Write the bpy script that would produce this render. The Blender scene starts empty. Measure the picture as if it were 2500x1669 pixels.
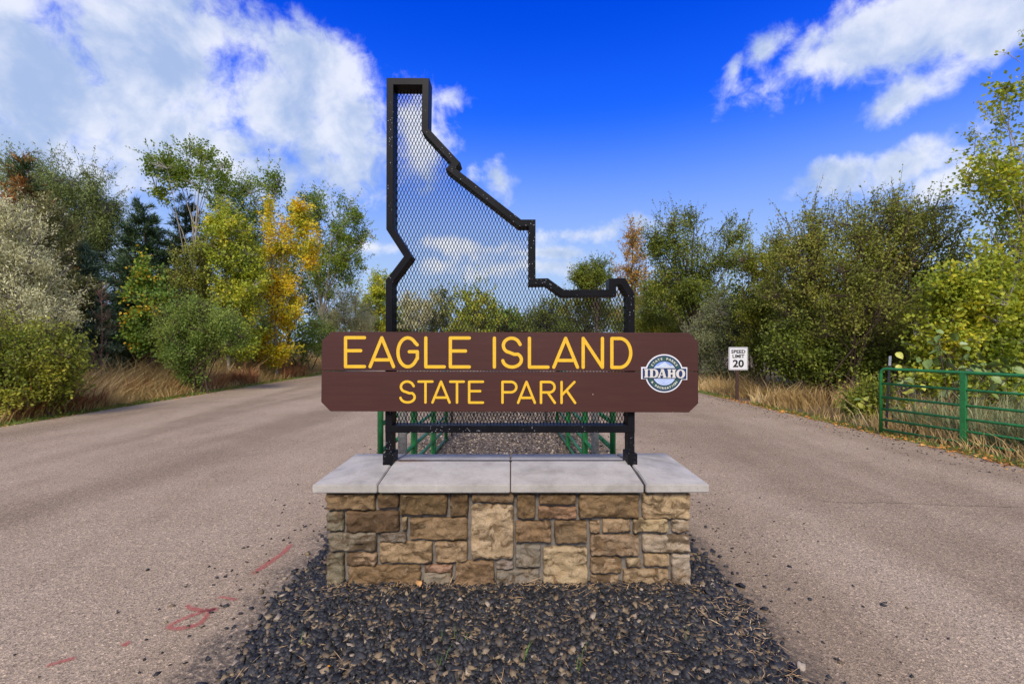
import bpy, bmesh, math, random
import numpy as np
from mathutils import Vector, noise as mnoise

# ------------------------------------------------------------------ camera
S = bpy.context.scene
COL = S.collection
F = 1111.0          # focal length in photo pixels
CX, CY = 1250.0, 834.5
EYE = 1.65
cam_d = bpy.data.cameras.new("camera")
cam_d.sensor_width = 36.0
cam_d.lens = 36.0 * F / 2500.0
cam_d.clip_start = 0.05
cam_d.clip_end = 3000
cam = bpy.data.objects.new("camera", cam_d)
cam.location = (0, 0, EYE)
cam.rotation_euler = (math.radians(90), 0, 0)
COL.objects.link(cam)
S.camera = cam

# ------------------------------------------------------------------ render settings
S.view_settings.view_transform = 'Standard'
S.view_settings.look = 'None'
S.view_settings.gamma = 1.0
S.view_settings.use_curve_mapping = False
S.view_settings.exposure = 1.42
S.cycles.max_bounces = 8
S.cycles.diffuse_bounces = 5
S.cycles.glossy_bounces = 2
S.cycles.transmission_bounces = 4
S.cycles.transparent_max_bounces = 8
S.cycles.caustics_reflective = False
S.cycles.caustics_refractive = False

SUN_EL = math.radians(42)
SUN_AZ = math.radians(186)      # compass style: 0 = +Y (view direction), clockwise; the sun stands behind the camera


def P(px, py, Y):
    """world point seen at photo pixel (px, py) at distance Y"""
    return Vector(((px - CX) * Y / F, Y, EYE - (py - CY) * Y / F))


def DIR(px, py):
    return Vector(((px - CX) / F, 1.0, -(py - CY) / F)).normalized()


# ------------------------------------------------------------------ world: physical sky with broken cloud
class NT:
    def __init__(self, tree):
        self.t = tree
        self.n = tree.nodes
        self.l = tree.links

    def new(self, typ, **kw):
        nd = self.n.new(typ)
        for k, v in kw.items():
            setattr(nd, k, v)
        return nd

    def put(self, sock, val):
        if isinstance(val, bpy.types.NodeSocket):
            self.l.new(val, sock)
        elif val is not None:
            try:
                sock.default_value = val
            except Exception:
                sock.default_value = tuple(val)

    def m(self, op, a, b=None, c=None, clamp=False):
        nd = self.new('ShaderNodeMath', operation=op, use_clamp=clamp)
        for i, v in enumerate((a, b, c)):
            if v is not None:
                self.put(nd.inputs[i], v)
        return nd.outputs[0]

    def v(self, op, a, b=None, out=0):
        nd = self.new('ShaderNodeVectorMath', operation=op)
        self.put(nd.inputs[0], a)
        if b is not None:
            self.put(nd.inputs[1], b)
        return nd.outputs[out]

    def dot(self, a, b):
        return self.v('DOT_PRODUCT', a, b, 1)

    def rng(self, val, a, b, c=0.0, d=1.0, smooth=True):
        nd = self.new('ShaderNodeMapRange')
        nd.interpolation_type = 'SMOOTHSTEP' if smooth else 'LINEAR'
        for i, x in enumerate((val, a, b, c, d)):
            self.put(nd.inputs[i], x)
        return nd.outputs[0]

    def noise(self, vec, scale, detail=4.0, rough=0.55, dist=0.0):
        nd = self.new('ShaderNodeTexNoise')
        if vec is not None:
            self.l.new(vec, nd.inputs['Vector'])
        nd.inputs['Scale'].default_value = scale
        nd.inputs['Detail'].default_value = detail
        nd.inputs['Roughness'].default_value = rough
        nd.inputs['Distortion'].default_value = dist
        return nd.outputs[0]

    def mix(self, fac, a, b, blend='MIX'):
        nd = self.new('ShaderNodeMix', data_type='RGBA', blend_type=blend)
        nd.clamp_factor = True
        self.put(nd.inputs[0], fac)
        for s, x in ((nd.inputs[6], a), (nd.inputs[7], b)):
            if not isinstance(x, bpy.types.NodeSocket) and len(x) == 3:
                x = (*x, 1)
            self.put(s, x)
        return nd.outputs[2]

    def ramp(self, fac, stops, interp='LINEAR'):
        nd = self.new('ShaderNodeValToRGB')
        cr = nd.color_ramp
        cr.interpolation = interp
        while len(cr.elements) < len(stops):
            cr.elements.new(0.5)
        for e, (p, c) in zip(cr.elements, stops):
            e.position = p
            e.color = (*c, 1) if len(c) == 3 else c
        self.put(nd.inputs[0], fac)
        return nd.outputs[0]


W = bpy.data.worlds.new("World")
S.world = W
W.use_nodes = True
wt = W.node_tree
wt.nodes.clear()
N = NT(wt)
wo = N.new('ShaderNodeOutputWorld')
bg = N.new('ShaderNodeBackground')
N.l.new(bg.outputs[0], wo.inputs[0])
sky = N.new('ShaderNodeTexSky', sky_type='NISHITA')
sky.sun_disc = False
sky.sun_elevation = SUN_EL
sky.sun_rotation = SUN_AZ
sky.altitude = 800
sky.air_density = 1.0
sky.dust_density = 0.9
sky.ozone_density = 2.5
hs = N.new('ShaderNodeHueSaturation')
hs.inputs['Hue'].default_value = 0.508
hs.inputs['Saturation'].default_value = 1.5
hs.inputs['Value'].default_value = 1.0
N.l.new(sky.outputs[0], hs.inputs['Color'])
blue = N.mix(1.0, hs.outputs[0], (0.30, 0.50, 1.55), 'MULTIPLY')
tc = N.new('ShaderNodeTexCoord')
D = N.v('NORMALIZE', tc.outputs['Generated'])
# warp the directions a little so that cloud outlines are torn
nz = N.new('ShaderNodeTexNoise')
N.l.new(D, nz.inputs['Vector'])
nz.inputs['Scale'].default_value = 5.0
nz.inputs['Detail'].default_value = 5
warp = N.v('SCALE', N.v('SUBTRACT', nz.outputs['Color'], (0.5, 0.5, 0.5)))
warp.node.inputs['Scale'].default_value = 0.085
DW = N.v('ADD', D, warp)
BLOBS = [  # px, py, rx, ry, weight
    (60, 120, 330, 330, 1.0), (330, 90, 330, 230, 1.0), (560, 60, 130, 110, .75), (470, 330, 300, 190, 1.0),
    (120, 420, 330, 190, .95), (770, 170, 130, 110, .95), (690, 300, 160, 130, 1.0), (860, 330, 110, 170, .95),
    (830, 440, 130, 90, .8), (640, 440, 180, 90, .85),
    (2330, 20, 460, 130, 1.2), (2120, 100, 130, 60, .8), (2200, 50, 260, 80, .9), (1890, 110, 60, 60, .65), (2420, 90, 200, 70, .8),
    (2200, 245, 120, 50, .9), (2220, 395, 170, 62, 1.0), (2080, 420, 120, 60, .9), (2330, 440, 150, 65, .8),
    (1808, 165, 30, 55, .62), (1215, 430, 45, 62, .68), (1160, 430, 26, 42, .5), (1075, 240, 60, 30, .42),
    (1450, 570, 150, 22, .5), (1340, 618, 140, 16, .45), (930, 605, 110, 22, .6), (1120, 600, 220, 22, .5), (1250, 660, 260, 22, .4),
    (1010, 330, 90, 120, .7), (1040, 420, 60, 60, .5),
]
dens = None
for (bx, by, rx, ry, wgt) in BLOBS:
    c = DIR(bx, by)
    r = (DIR(bx + 1, by) - DIR(bx - 1, by)) * 0.5
    u = (DIR(bx, by - 1) - DIR(bx, by + 1)) * 0.5
    rl, ul = r.length, u.length
    rv = r / (rl * rl * rx)
    uv = u / (ul * ul * ry)
    dd = N.v('SUBTRACT', DW, tuple(c))
    a = N.dot(dd, tuple(rv))
    b = N.dot(dd, tuple(uv))
    q = N.m('SQRT', N.m('MULTIPLY_ADD', a, a, N.m('MULTIPLY', b, b)))
    g = N.m('MULTIPLY', N.m('SUBTRACT', 1.25, q), wgt)
    dens = g if dens is None else N.m('SMOOTH_MAX', dens, g, 0.25)
sepd = N.new('ShaderNodeSeparateXYZ')
N.l.new(D, sepd.inputs[0])
# unseen clouds in the rest of the sky, cover raised for neutral fill light
plane = N.v('DIVIDE', D, None)
comb = N.new('ShaderNodeCombineXYZ')
zz = N.m('ADD', N.m('MAXIMUM', sepd.outputs[2], 0.0), 0.18)
for i in range(3):
    N.l.new(zz, comb.inputs[i])
N.l.new(comb.outputs[0], plane.node.inputs[1])
other = N.m('MULTIPLY', N.m('SUBTRACT', N.noise(plane, 0.9, 2.0, 0.5), 0.34), 4.5)
inview = N.rng(sepd.outputs[1], 0.40, 0.58)
dens = N.m('ADD', N.m('MULTIPLY', dens, inview), N.m('MULTIPLY', other, N.m('SUBTRACT', 1.0, inview)))
fb = N.noise(D, 9.0, 8.0, 0.58, 0.25)
fb2 = N.noise(D, 26.0, 9.0, 0.62, 0.4)
dens2 = N.m('ADD', dens, N.m('MULTIPLY', N.m('SUBTRACT', fb, 0.5), 1.9))
dens2 = N.m('ADD', dens2, N.m('MULTIPLY', N.m('SUBTRACT', fb2, 0.5), 1.0))
alpha = N.rng(dens2, 0.04, 0.78)
# thick cloud is greyer in its body, bright where it is thin or billowing
body = N.noise(N.v('ADD', D, (0.02, 0.0, -0.05)), 6.5, 6.0, 0.55, 0.3)
shade = N.rng(N.m('ADD', N.m('ADD', body, N.m('MULTIPLY', dens2, -0.07)), N.m('MULTIPLY', N.m('SUBTRACT', fb2, 0.5), 0.22)), 0.31, 0.58)
ccol = N.mix(shade, (2.15, 2.8, 4.1), (4.4, 4.6, 5.1))
blue = N.mix(N.rng(sepd.outputs[2], 0.62, 0.20, 0.0, 0.85), blue, (0.22, 1.25, 4.9))
blue = N.mix(N.rng(sepd.outputs[2], 0.46, 0.08, 0.0, 0.97), blue, (2.3, 3.2, 4.7))
final = N.mix(N.m('MULTIPLY', alpha, 0.93), blue, ccol)
N.l.new(final, bg.inputs[0])
bg.inputs[1].default_value = 0.074

sun_d = bpy.data.lights.new("sun", 'SUN')
sun_d.energy = 1.5
sun_d.angle = math.radians(20)
sun_d.color = (1.0, 0.90, 0.75)
sun = bpy.data.objects.new("sun", sun_d)
sv = Vector((math.sin(SUN_AZ) * math.cos(SUN_EL), math.cos(SUN_AZ) * math.cos(SUN_EL), math.sin(SUN_EL)))
sun.rotation_euler = sv.to_track_quat('Z', 'Y').to_euler()
sun.location = sv * 60
COL.objects.link(sun)


# ------------------------------------------------------------------ helpers
def mesh_from(name, verts, faces, smooth=False):
    me = bpy.data.meshes.new(name)
    me.from_pydata([tuple(v) for v in verts], [], faces)
    me.update()
    if smooth:
        me.polygons.foreach_set('use_smooth', [True] * len(me.polygons))
    return me


def np_mesh(name, V, Fc, rnd=None, smooth=False):
    """V (n,3), Fc (m,k) arrays"""
    me = bpy.data.meshes.new(name)
    V = np.asarray(V, dtype=np.float32)
    Fc = np.asarray(Fc, dtype=np.int32)
    m, k = Fc.shape
    me.vertices.add(len(V))
    me.vertices.foreach_set('co', V.ravel())
    me.loops.add(m * k)
    me.loops.foreach_set('vertex_index', Fc.ravel())
    me.polygons.add(m)
    me.polygons.foreach_set('loop_start', np.arange(0, m * k, k, dtype=np.int32))
    me.update(calc_edges=True)
    if smooth:
        me.polygons.foreach_set('use_smooth', np.ones(m, dtype=bool))
    if rnd is not None:
        for nm, arr in rnd.items():
            at = me.attributes.new(nm, 'FLOAT', 'FACE')
            at.data.foreach_set('value', np.asarray(arr, dtype=np.float32))
    return me


def obj(name, me, mat=None, parent=None, loc=None, kind=None):
    o = bpy.data.objects.new(name, me)
    COL.objects.link(o)
    if mat is not None and me is not None and len(me.materials) == 0:
        me.materials.append(mat)
    if parent is not None:
        o.parent = parent
    if loc is not None:
        o.location = loc
    if kind:
        o['kind'] = kind
    return o


def tag(o, label, cat, group=None):
    o['label'] = label
    o['category'] = cat
    if group:
        o['group'] = group
    return o


def thing(name, label, cat, loc=(0, 0, 0), group=None):
    o = bpy.data.objects.new(name, None)
    o.empty_display_size = 0.1
    COL.objects.link(o)
    o.location = loc
    return tag(o, label, cat, group)


def box_bm(bm, x0, x1, y0, y1, z0, z1):
    vs = [bm.verts.new(p) for p in ((x0, y0, z0), (x1, y0, z0), (x1, y1, z0), (x0, y1, z0),
                                    (x0, y0, z1), (x1, y0, z1), (x1, y1, z1), (x0, y1, z1))]
    for f in ((3, 2, 1, 0), (4, 5, 6, 7), (0, 1, 5, 4), (1, 2, 6, 5), (2, 3, 7, 6), (3, 0, 4, 7)):
        bm.faces.new([vs[i] for i in f])


def bm_mesh(bm, name, bevel=0, segs=2, smooth=False):
    if bevel:
        bmesh.ops.bevel(bm, geom=list(bm.edges), offset=bevel, segments=segs, affect='EDGES', profile=0.6)
    bmesh.ops.recalc_face_normals(bm, faces=list(bm.faces))
    me = bpy.data.meshes.new(name)
    bm.to_mesh(me)
    bm.free()
    if smooth:
        me.polygons.foreach_set('use_smooth', [True] * len(me.polygons))
    return me


def box(name, x0, x1, y0, y1, z0, z1, mat, parent=None, bevel=0.0):
    bm = bmesh.new()
    box_bm(bm, x0, x1, y0, y1, z0, z1)
    return obj(name, bm_mesh(bm, name, bevel), mat, parent)


def tube_np(pts, radii, sides=6):
    """list of points + radii -> verts, quads (numpy)"""
    pts = np.asarray(pts, dtype=float)
    n = len(pts)
    tan = np.gradient(pts, axis=0)
    tan /= np.linalg.norm(tan, axis=1)[:, None] + 1e-9
    ref = np.array([0.31, 0.17, 0.93])
    if abs(tan.mean(0) @ ref) > 0.9 * np.linalg.norm(tan.mean(0)):
        ref = np.array([0.95, 0.1, 0.2])
    a = np.cross(tan, ref)
    a /= np.linalg.norm(a, axis=1)[:, None] + 1e-9
    b = np.cross(tan, a)
    ang = np.linspace(0, 2 * np.pi, sides, endpoint=False)
    V = pts[:, None, :] + np.asarray(radii)[:, None, None] * (a[:, None, :] * np.cos(ang)[None, :, None] + b[:, None, :] * np.sin(ang)[None, :, None])
    V = V.reshape(-1, 3)
    fs = []
    for i in range(n - 1):
        for j in range(sides):
            k = (j + 1) % sides
            fs.append((i * sides + j, i * sides + k, (i + 1) * sides + k, (i + 1) * sides + j))
    return V, np.array(fs, dtype=np.int32)


class Acc:
    def __init__(self):
        self.V, self.F, self.n = [], [], 0

    def add(self, V, Fc):
        self.V.append(np.asarray(V, dtype=float))
        self.F.append(np.asarray(Fc, dtype=np.int32) + self.n)
        self.n += len(V)

    def tube(self, pts, radii, sides=6):
        self.add(*tube_np(pts, radii, sides))

    def mesh(self, name, smooth=True):
        return np_mesh(name, np.concatenate(self.V), np.concatenate(self.F), smooth=smooth)


def pipe(name, pts, r, mat, parent, sides=12):
    """a closed round pipe"""
    V, Fq = tube_np(pts, [r] * len(pts), sides)
    n = len(pts)
    faces = [tuple(f) for f in Fq] + [tuple(range(sides - 1, -1, -1)), tuple(range((n - 1) * sides, n * sides))]
    me = mesh_from(name, V, faces, smooth=True)
    me.polygons[-1].use_smooth = False
    me.polygons[-2].use_smooth = False
    return obj(name, me, mat, parent)


# ------------------------------------------------------------------ materials
def new_mat(name):
    m = bpy.data.materials.new(name)
    m.use_nodes = True
    m.node_tree.nodes.clear()
    n = NT(m.node_tree)
    out = n.new('ShaderNodeOutputMaterial')
    b = n.new('ShaderNodeBsdfPrincipled')
    n.l.new(b.outputs[0], out.inputs[0])
    return m, n, b, out


def plain(name, col, rough=0.6, metallic=0.0, var=0.12, scale=18.0, bump=0.0, bscale=60.0, spec=0.5):
    m, n, b, out = new_mat(name)
    co = n.new('ShaderNodeTexCoord').outputs['Object']
    f = n.noise(co, scale, 6, 0.6)
    c2 = tuple(max(0, c * (1 - 2.2 * var)) for c in col)
    c3 = tuple(min(1, c * (1 + 1.6 * var)) for c in col)
    n.l.new(n.ramp(f, [(0.25, c2), (0.5, col), (0.75, c3)]), b.inputs['Base Color'])
    b.inputs['Roughness'].default_value = rough
    b.inputs['Metallic'].default_value = metallic
    b.inputs['Specular IOR Level'].default_value = spec
    if bump:
        bp = n.new('ShaderNodeBump')
        bp.inputs['Strength'].default_value = bump
        bp.inputs['Distance'].default_value = 0.01
        n.l.new(n.noise(co, bscale, 6, 0.6), bp.inputs['Height'])
        n.l.new(bp.outputs[0], b.inputs['Normal'])
    return m


def leaf_mat(name, stops, trans=0.42, rough=0.55, nscale=0.9, namp=0.5, gain=1.6):
    """leaf colour from a per-leaf random, a per-spray random and patches through the crown"""
    stops = [(p_, tuple(min(0.85, c_ * gain) for c_ in cc)) for p_, cc in stops]
    m, n, b, out = new_mat(name)
    a1 = n.new('ShaderNodeAttribute', attribute_name='rnd').outputs['Fac']
    a2 = n.new('ShaderNodeAttribute', attribute_name='spray').outputs['Fac']
    co = n.new('ShaderNodeTexCoord').outputs['Object']
    pn = n.noise(co, nscale, 2, 0.5)
    f = n.m('ADD', n.m('MULTIPLY', a1, 0.30), n.m('MULTIPLY', a2, 0.30))
    f = n.m('ADD', f, n.m('MULTIPLY', n.rng(pn, 0.30, 0.70, smooth=False), namp * 0.8), clamp=True)
    col = n.ramp(f, stops)
    n.l.new(col, b.inputs['Base Color'])
    b.inputs['Roughness'].default_value = rough
    b.inputs['Specular IOR Level'].default_value = 0.3
    tr = n.new('ShaderNodeBsdfTranslucent')
    n.l.new(n.mix(0.5, col, (1.0, 0.95, 0.4), 'MULTIPLY'), tr.inputs[0])
    ms = n.new('ShaderNodeMixShader')
    ms.inputs[0].default_value = trans
    n.l.new(b.outputs[0], ms.inputs[1])
    n.l.new(tr.outputs[0], ms.inputs[2])
    n.l.new(ms.outputs[0], out.inputs[0])
    return m


def bark_mat(name, col):
    return plain(name, col, 0.85, var=0.25, scale=9.0, bump=0.5, bscale=30, spec=0.2)


def asphalt_mat():
    m, n, b, out = new_mat('worn_asphalt')
    co = n.new('ShaderNodeTexCoord').outputs['Object']
    sep = n.new('ShaderNodeSeparateXYZ')
    n.l.new(co, sep.inputs[0])
    # long soft bands where wheels and water have worn the surface
    mp = n.new('ShaderNodeMapping')
    n.l.new(co, mp.inputs[0])
    mp.inputs['Scale'].default_value = (1.0, 0.16, 1.0)
    mp.inputs['Rotation'].default_value = (0, 0, math.radians(-3))
    bands = n.noise(mp.outputs[0], 0.62, 3, 0.5, 0.4)
    blot = n.noise(co, 1.3, 4, 0.55)
    base = n.ramp(n.m('ADD', n.m('MULTIPLY', bands, 0.75), n.m('MULTIPLY', blot, 0.25)),
                  [(0.28, (0.200, 0.146, 0.096)), (0.44, (0.268, 0.200, 0.134)), (0.56, (0.340, 0.259, 0.178)), (0.70, (0.395, 0.310, 0.220))])
    # aggregate: two sizes of chips of their own colour
    v1 = n.new('ShaderNodeTexVoronoi')
    n.l.new(co, v1.inputs['Vector'])
    v1.inputs['Scale'].default_value = 95
    sp1 = n.new('ShaderNodeSeparateColor')
    n.l.new(v1.outputs['Color'], sp1.inputs[0])
    v2 = n.new('ShaderNodeTexVoronoi')
    n.l.new(co, v2.inputs['Vector'])
    v2.inputs['Scale'].default_value = 230
    sp2 = n.new('ShaderNodeSeparateColor')
    n.l.new(v2.outputs['Color'], sp2.inputs[0])
    g1 = n.ramp(sp1.outputs[0], [(0.0, (0.34, 0.33, 0.33)), (0.16, (0.75, 0.75, 0.75)), (0.55, (1.0, 1.0, 1.0)), (0.88, (1.15, 1.12, 1.1)), (0.95, (1.5, 1.45, 1.4)), (1.0, (2.1, 2.05, 2.0))])
    g2 = n.ramp(sp2.outputs[0], [(0.0, (0.4, 0.4, 0.4)), (0.5, (1.0, 1.0, 1.0)), (1.0, (1.6, 1.57, 1.55))])
    c = n.mix(0.7, base, g1, 'MULTIPLY')
    c = n.mix(0.75, c, g2, 'MULTIPLY')
    # dark crumbling tar edge beside the median
    dx = n.m('ABSOLUTE', n.m('ADD', sep.outputs[0], 0.05))
    edge = n.m('ADD', dx, n.m('MULTIPLY', n.m('SUBTRACT', n.noise(co, 3.5, 5, 0.6), 0.5), 0.5))
    em = n.m('MULTIPLY', n.rng(edge, 1.75, 1.48), n.rng(n.noise(co, 25, 4, 0.7), 0.28, 0.6))
    c = n.mix(n.m('MULTIPLY', em, 0.8), c, (0.045, 0.038, 0.034))
    # hairline cracks in a few places
    vc = n.new('ShaderNodeTexVoronoi', feature='DISTANCE_TO_EDGE')
    n.l.new(n.v('ADD', co, n.v('SCALE', n.new('ShaderNodeTexNoise').outputs['Color'])), vc.inputs['Vector'])
    vc.inputs['Scale'].default_value = 0.33
    cr = n.m('MULTIPLY', n.rng(vc.outputs[0], 0.006, 0.001), n.rng(n.noise(co, 0.5, 2), 0.55, 0.62))
    n.l.new(c, b.inputs['Base Color'])
    b.inputs['Roughness'].default_value = 0.9
    b.inputs['Specular IOR Level'].default_value = 0.25
    bp = n.new('ShaderNodeBump')
    bp.inputs['Strength'].default_value = 0.55
    bp.inputs['Distance'].default_value = 0.006
    n.l.new(n.m('ADD', v1.outputs[0], n.m('MULTIPLY', v2.outputs[0], 0.6)), bp.inputs['Height'])
    n.l.new(bp.outputs[0], b.inputs['Normal'])
    return m


def ground_mat():
    m, n, b, out = new_mat('dry_soil')
    co = n.new('ShaderNodeTexCoord').outputs['Object']
    f = n.m('ADD', n.m('MULTIPLY', n.noise(co, 0.5, 4), 0.5), n.m('MULTIPLY', n.noise(co, 12, 6, 0.7), 0.5))
    n.l.new(n.ramp(f, [(0.3, (0.05, 0.035, 0.02)), (0.5, (0.14, 0.095, 0.05)), (0.7, (0.24, 0.17, 0.09))]), b.inputs['Base Color'])
    b.inputs['Roughness'].default_value = 0.95
    bp = n.new('ShaderNodeBump')
    bp.inputs['Strength'].default_value = 0.8
    bp.inputs['Distance'].default_value = 0.05
    n.l.new(n.noise(co, 20, 6, 0.7), bp.inputs['Height'])
    n.l.new(bp.outputs[0], b.inputs['Normal'])
    return m


def gravel_mat(name, stops, rough=0.62):
    m, n, b, out = new_mat(name)
    a1 = n.new('ShaderNodeAttribute', attribute_name='rnd').outputs['Fac']
    co = n.new('ShaderNodeTexCoord').outputs['Object']
    c = n.ramp(a1, stops)
    c = n.mix(0.5, c, n.ramp(n.noise(co, 90, 4, 0.6), [(0.3, (0.55, 0.55, 0.55)), (0.7, (1.3, 1.3, 1.3))]), 'MULTIPLY')
    n.l.new(c, b.inputs['Base Color'])
    b.inputs['Roughness'].default_value = rough
    b.inputs['Specular IOR Level'].default_value = 0.4
    return m


def stone_mat():
    m, n, b, out = new_mat('split_sandstone')
    oi = n.new('ShaderNodeObjectInfo')
    co0 = n.new('ShaderNodeTexCoord').outputs['Object']
    off = n.v('SCALE', (17.0, 5.0, 9.0))
    n.l.new(oi.outputs['Random'], off.node.inputs['Scale'])
    co = n.v('ADD', co0, off)
    warp = n.new('ShaderNodeTexNoise')
    n.l.new(co, warp.inputs['Vector'])
    warp.inputs['Scale'].default_value = 7
    cw = n.v('ADD', co, n.v('SCALE', warp.outputs['Color']))
    cw.node.inputs[1].links[0].from_node.inputs['Scale'].default_value = 0.16
    base = oi.outputs['Color']
    # dark iron staining in patches with fairly sharp borders, pale worn places, grain
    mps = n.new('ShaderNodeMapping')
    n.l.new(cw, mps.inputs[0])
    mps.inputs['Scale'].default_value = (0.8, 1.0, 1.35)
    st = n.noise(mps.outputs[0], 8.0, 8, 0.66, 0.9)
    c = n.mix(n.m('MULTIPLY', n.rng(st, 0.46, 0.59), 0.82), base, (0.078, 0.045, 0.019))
    ochre = n.noise(cw, 10.0, 5, 0.6)
    c = n.mix(n.m('MULTIPLY', n.rng(ochre, 0.5, 0.68), 0.4), c, (0.30, 0.175, 0.07))
    pale = n.noise(n.v('ADD', cw, (3.1, 1.7, 8.2)), 14.0, 8, 0.7, 0.5)
    c = n.mix(n.m('MULTIPLY', n.rng(pale, 0.56, 0.72), 0.5), c, (0.44, 0.33, 0.21))
    grain = n.noise(co, 130, 6, 0.7)
    c = n.mix(0.8, c, n.ramp(grain, [(0.25, (0.5, 0.5, 0.5)), (0.5, (0.95, 0.95, 0.95)), (0.75, (1.4, 1.4, 1.4))]), 'MULTIPLY')
    n.l.new(c, b.inputs['Base Color'])
    b.inputs['Roughness'].default_value = 0.8
    b.inputs['Specular IOR Level'].default_value = 0.3
    bp = n.new('ShaderNodeBump')
    bp.inputs['Strength'].default_value = 1.0
    bp.inputs['Distance'].default_value = 0.02
    h = n.m('ADD', n.noise(cw, 28, 8, 0.68), n.m('MULTIPLY', grain, 0.3))
    n.l.new(h, bp.inputs['Height'])
    n.l.new(bp.outputs[0], b.inputs['Normal'])
    return m


def concrete_mat():
    m, n, b, out = new_mat('cast_concrete')
    co = n.new('ShaderNodeTexCoord').outputs['Object']
    f = n.noise(co, 4.5, 8, 0.65, 0.3)
    c = n.ramp(f, [(0.3, (0.265, 0.243, 0.213)), (0.5, (0.385, 0.356, 0.315)), (0.7, (0.465, 0.435, 0.390))])
    sc = n.noise(co, 60, 8, 0.7)
    c = n.mix(n.m('MULTIPLY', n.rng(sc, 0.56, 0.66), 0.45), c, (0.20, 0.19, 0.18))
    pits = n.new('ShaderNodeTexVoronoi')
    n.l.new(co, pits.inputs['Vector'])
    pits.inputs['Scale'].default_value = 55
    c = n.mix(n.m('MULTIPLY', n.rng(pits.outputs[0], 0.16, 0.08), n.rng(n.noise(co, 12, 2), 0.5, 0.6)), c, (0.10, 0.095, 0.09))
    # rust run from the left post along the ridge joint
    sep = n.new('ShaderNodeSeparateXYZ')
    n.l.new(co, sep.inputs[0])
    ry = n.m('MULTIPLY', n.m('SUBTRACT', sep.outputs[1], 3.40), 13.0)
    rx = n.m('MULTIPLY', n.m('SUBTRACT', sep.outputs[0], -0.82), n.rng(sep.outputs[0], -0.83, -0.81, 14.0, 3.2))
    rr = n.m('SQRT', n.m('ADD', n.m('MULTIPLY', rx, rx), n.m('MULTIPLY', ry, ry)))
    rr = n.m('ADD', rr, n.m('MULTIPLY', n.m('SUBTRACT', n.noise(co, 18, 5, 0.6), 0.5), 1.2))
    c = n.mix(n.m('MULTIPLY', n.rng(rr, 1.0, 0.2), 0.85), c, (0.27, 0.10, 0.02))
    n.l.new(c, b.inputs['Base Color'])
    b.inputs['Roughness'].default_value = 0.85
    bp = n.new('ShaderNodeBump')
    bp.inputs['Strength'].default_value = 0.35
    bp.inputs['Distance'].default_value = 0.004
    n.l.new(n.m('ADD', sc, n.noise(co, 16, 6)), bp.inputs['Height'])
    n.l.new(bp.outputs[0], b.inputs['Normal'])
    return m


def black_paint_mat():
    m, n, b, out = new_mat('black_painted_steel')
    co = n.new('ShaderNodeTexCoord').outputs['Object']
    vo = n.new('ShaderNodeTexVoronoi')
    n.l.new(co, vo.inputs['Vector'])
    vo.inputs['Scale'].default_value = 110
    sp = n.new('ShaderNodeSeparateColor')
    n.l.new(vo.outputs['Color'], sp.inputs[0])
    where = n.rng(n.noise(co, 1.4, 3, 0.6), 0.47, 0.62, 0.015, 0.34)
    keep = n.m('LESS_THAN', sp.outputs[0], where)
    dot = n.m('MULTIPLY', n.m('LESS_THAN', vo.outputs[0], n.m('MULTIPLY_ADD', sp.outputs[1], 0.26, 0.06)), keep)
    c = n.ramp(n.noise(co, 5, 6, 0.6), [(0.3, (0.004, 0.004, 0.005)), (0.7, (0.010, 0.010, 0.012))])
    c = n.mix(n.m('MULTIPLY', dot, 0.75), c, (0.42, 0.44, 0.48))
    n.l.new(c, b.inputs['Base Color'])
    b.inputs['Specular IOR Level'].default_value = 0.1
    n.l.new(n.m('MULTIPLY_ADD', dot, 0.3, 0.42), b.inputs['Roughness'])
    bp = n.new('ShaderNodeBump')
    bp.inputs['Strength'].default_value = 0.12
    bp.inputs['Distance'].default_value = 0.003
    n.l.new(n.noise(co, 35, 5), bp.inputs['Height'])
    n.l.new(bp.outputs[0], b.inputs['Normal'])
    return m


def board_mat():
    m, n, b, out = new_mat('brown_stained_board')
    co = n.new('ShaderNodeTexCoord').outputs['Object']
    mp = n.new('ShaderNodeMapping')
    n.l.new(co, mp.inputs[0])
    mp.inputs['Scale'].default_value = (0.7, 1, 9)
    f = n.noise(mp.outputs[0], 5, 7, 0.65, 0.5)
    c = n.ramp(f, [(0.3, (0.052, 0.0165, 0.0120)), (0.55, (0.060, 0.0190, 0.0140)), (0.75, (0.067, 0.0220, 0.0160))])
    big = n.noise(co, 1.3, 2)
    c = n.mix(0.6, c, n.ramp(big, [(0.3, (0.86, 0.84, 0.84)), (0.7, (1.12, 1.1, 1.1))]), 'MULTIPLY')
    vo = n.new('ShaderNodeTexVoronoi')
    n.l.new(co, vo.inputs['Vector'])
    vo.inputs['Scale'].default_value = 14
    sp = n.new('ShaderNodeSeparateColor')
    n.l.new(vo.outputs['Color'], sp.inputs[0])
    nick = n.m('MULTIPLY', n.m('LESS_THAN', vo.outputs[0], 0.055), n.m('LESS_THAN', sp.outputs[0], 0.16))
    c = n.mix(nick, c, (0.35, 0.27, 0.22))
    n.l.new(c, b.inputs['Base Color'])
    b.inputs['Roughness'].default_value = 0.5
    b.inputs['Specular IOR Level'].default_value = 0.35
    bp = n.new('ShaderNodeBump')
    bp.inputs['Strength'].default_value = 0.12
    bp.inputs['Distance'].default_value = 0.004
    n.l.new(f, bp.inputs['Height'])
    n.l.new(bp.outputs[0], b.inputs['Normal'])
    return m


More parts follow.
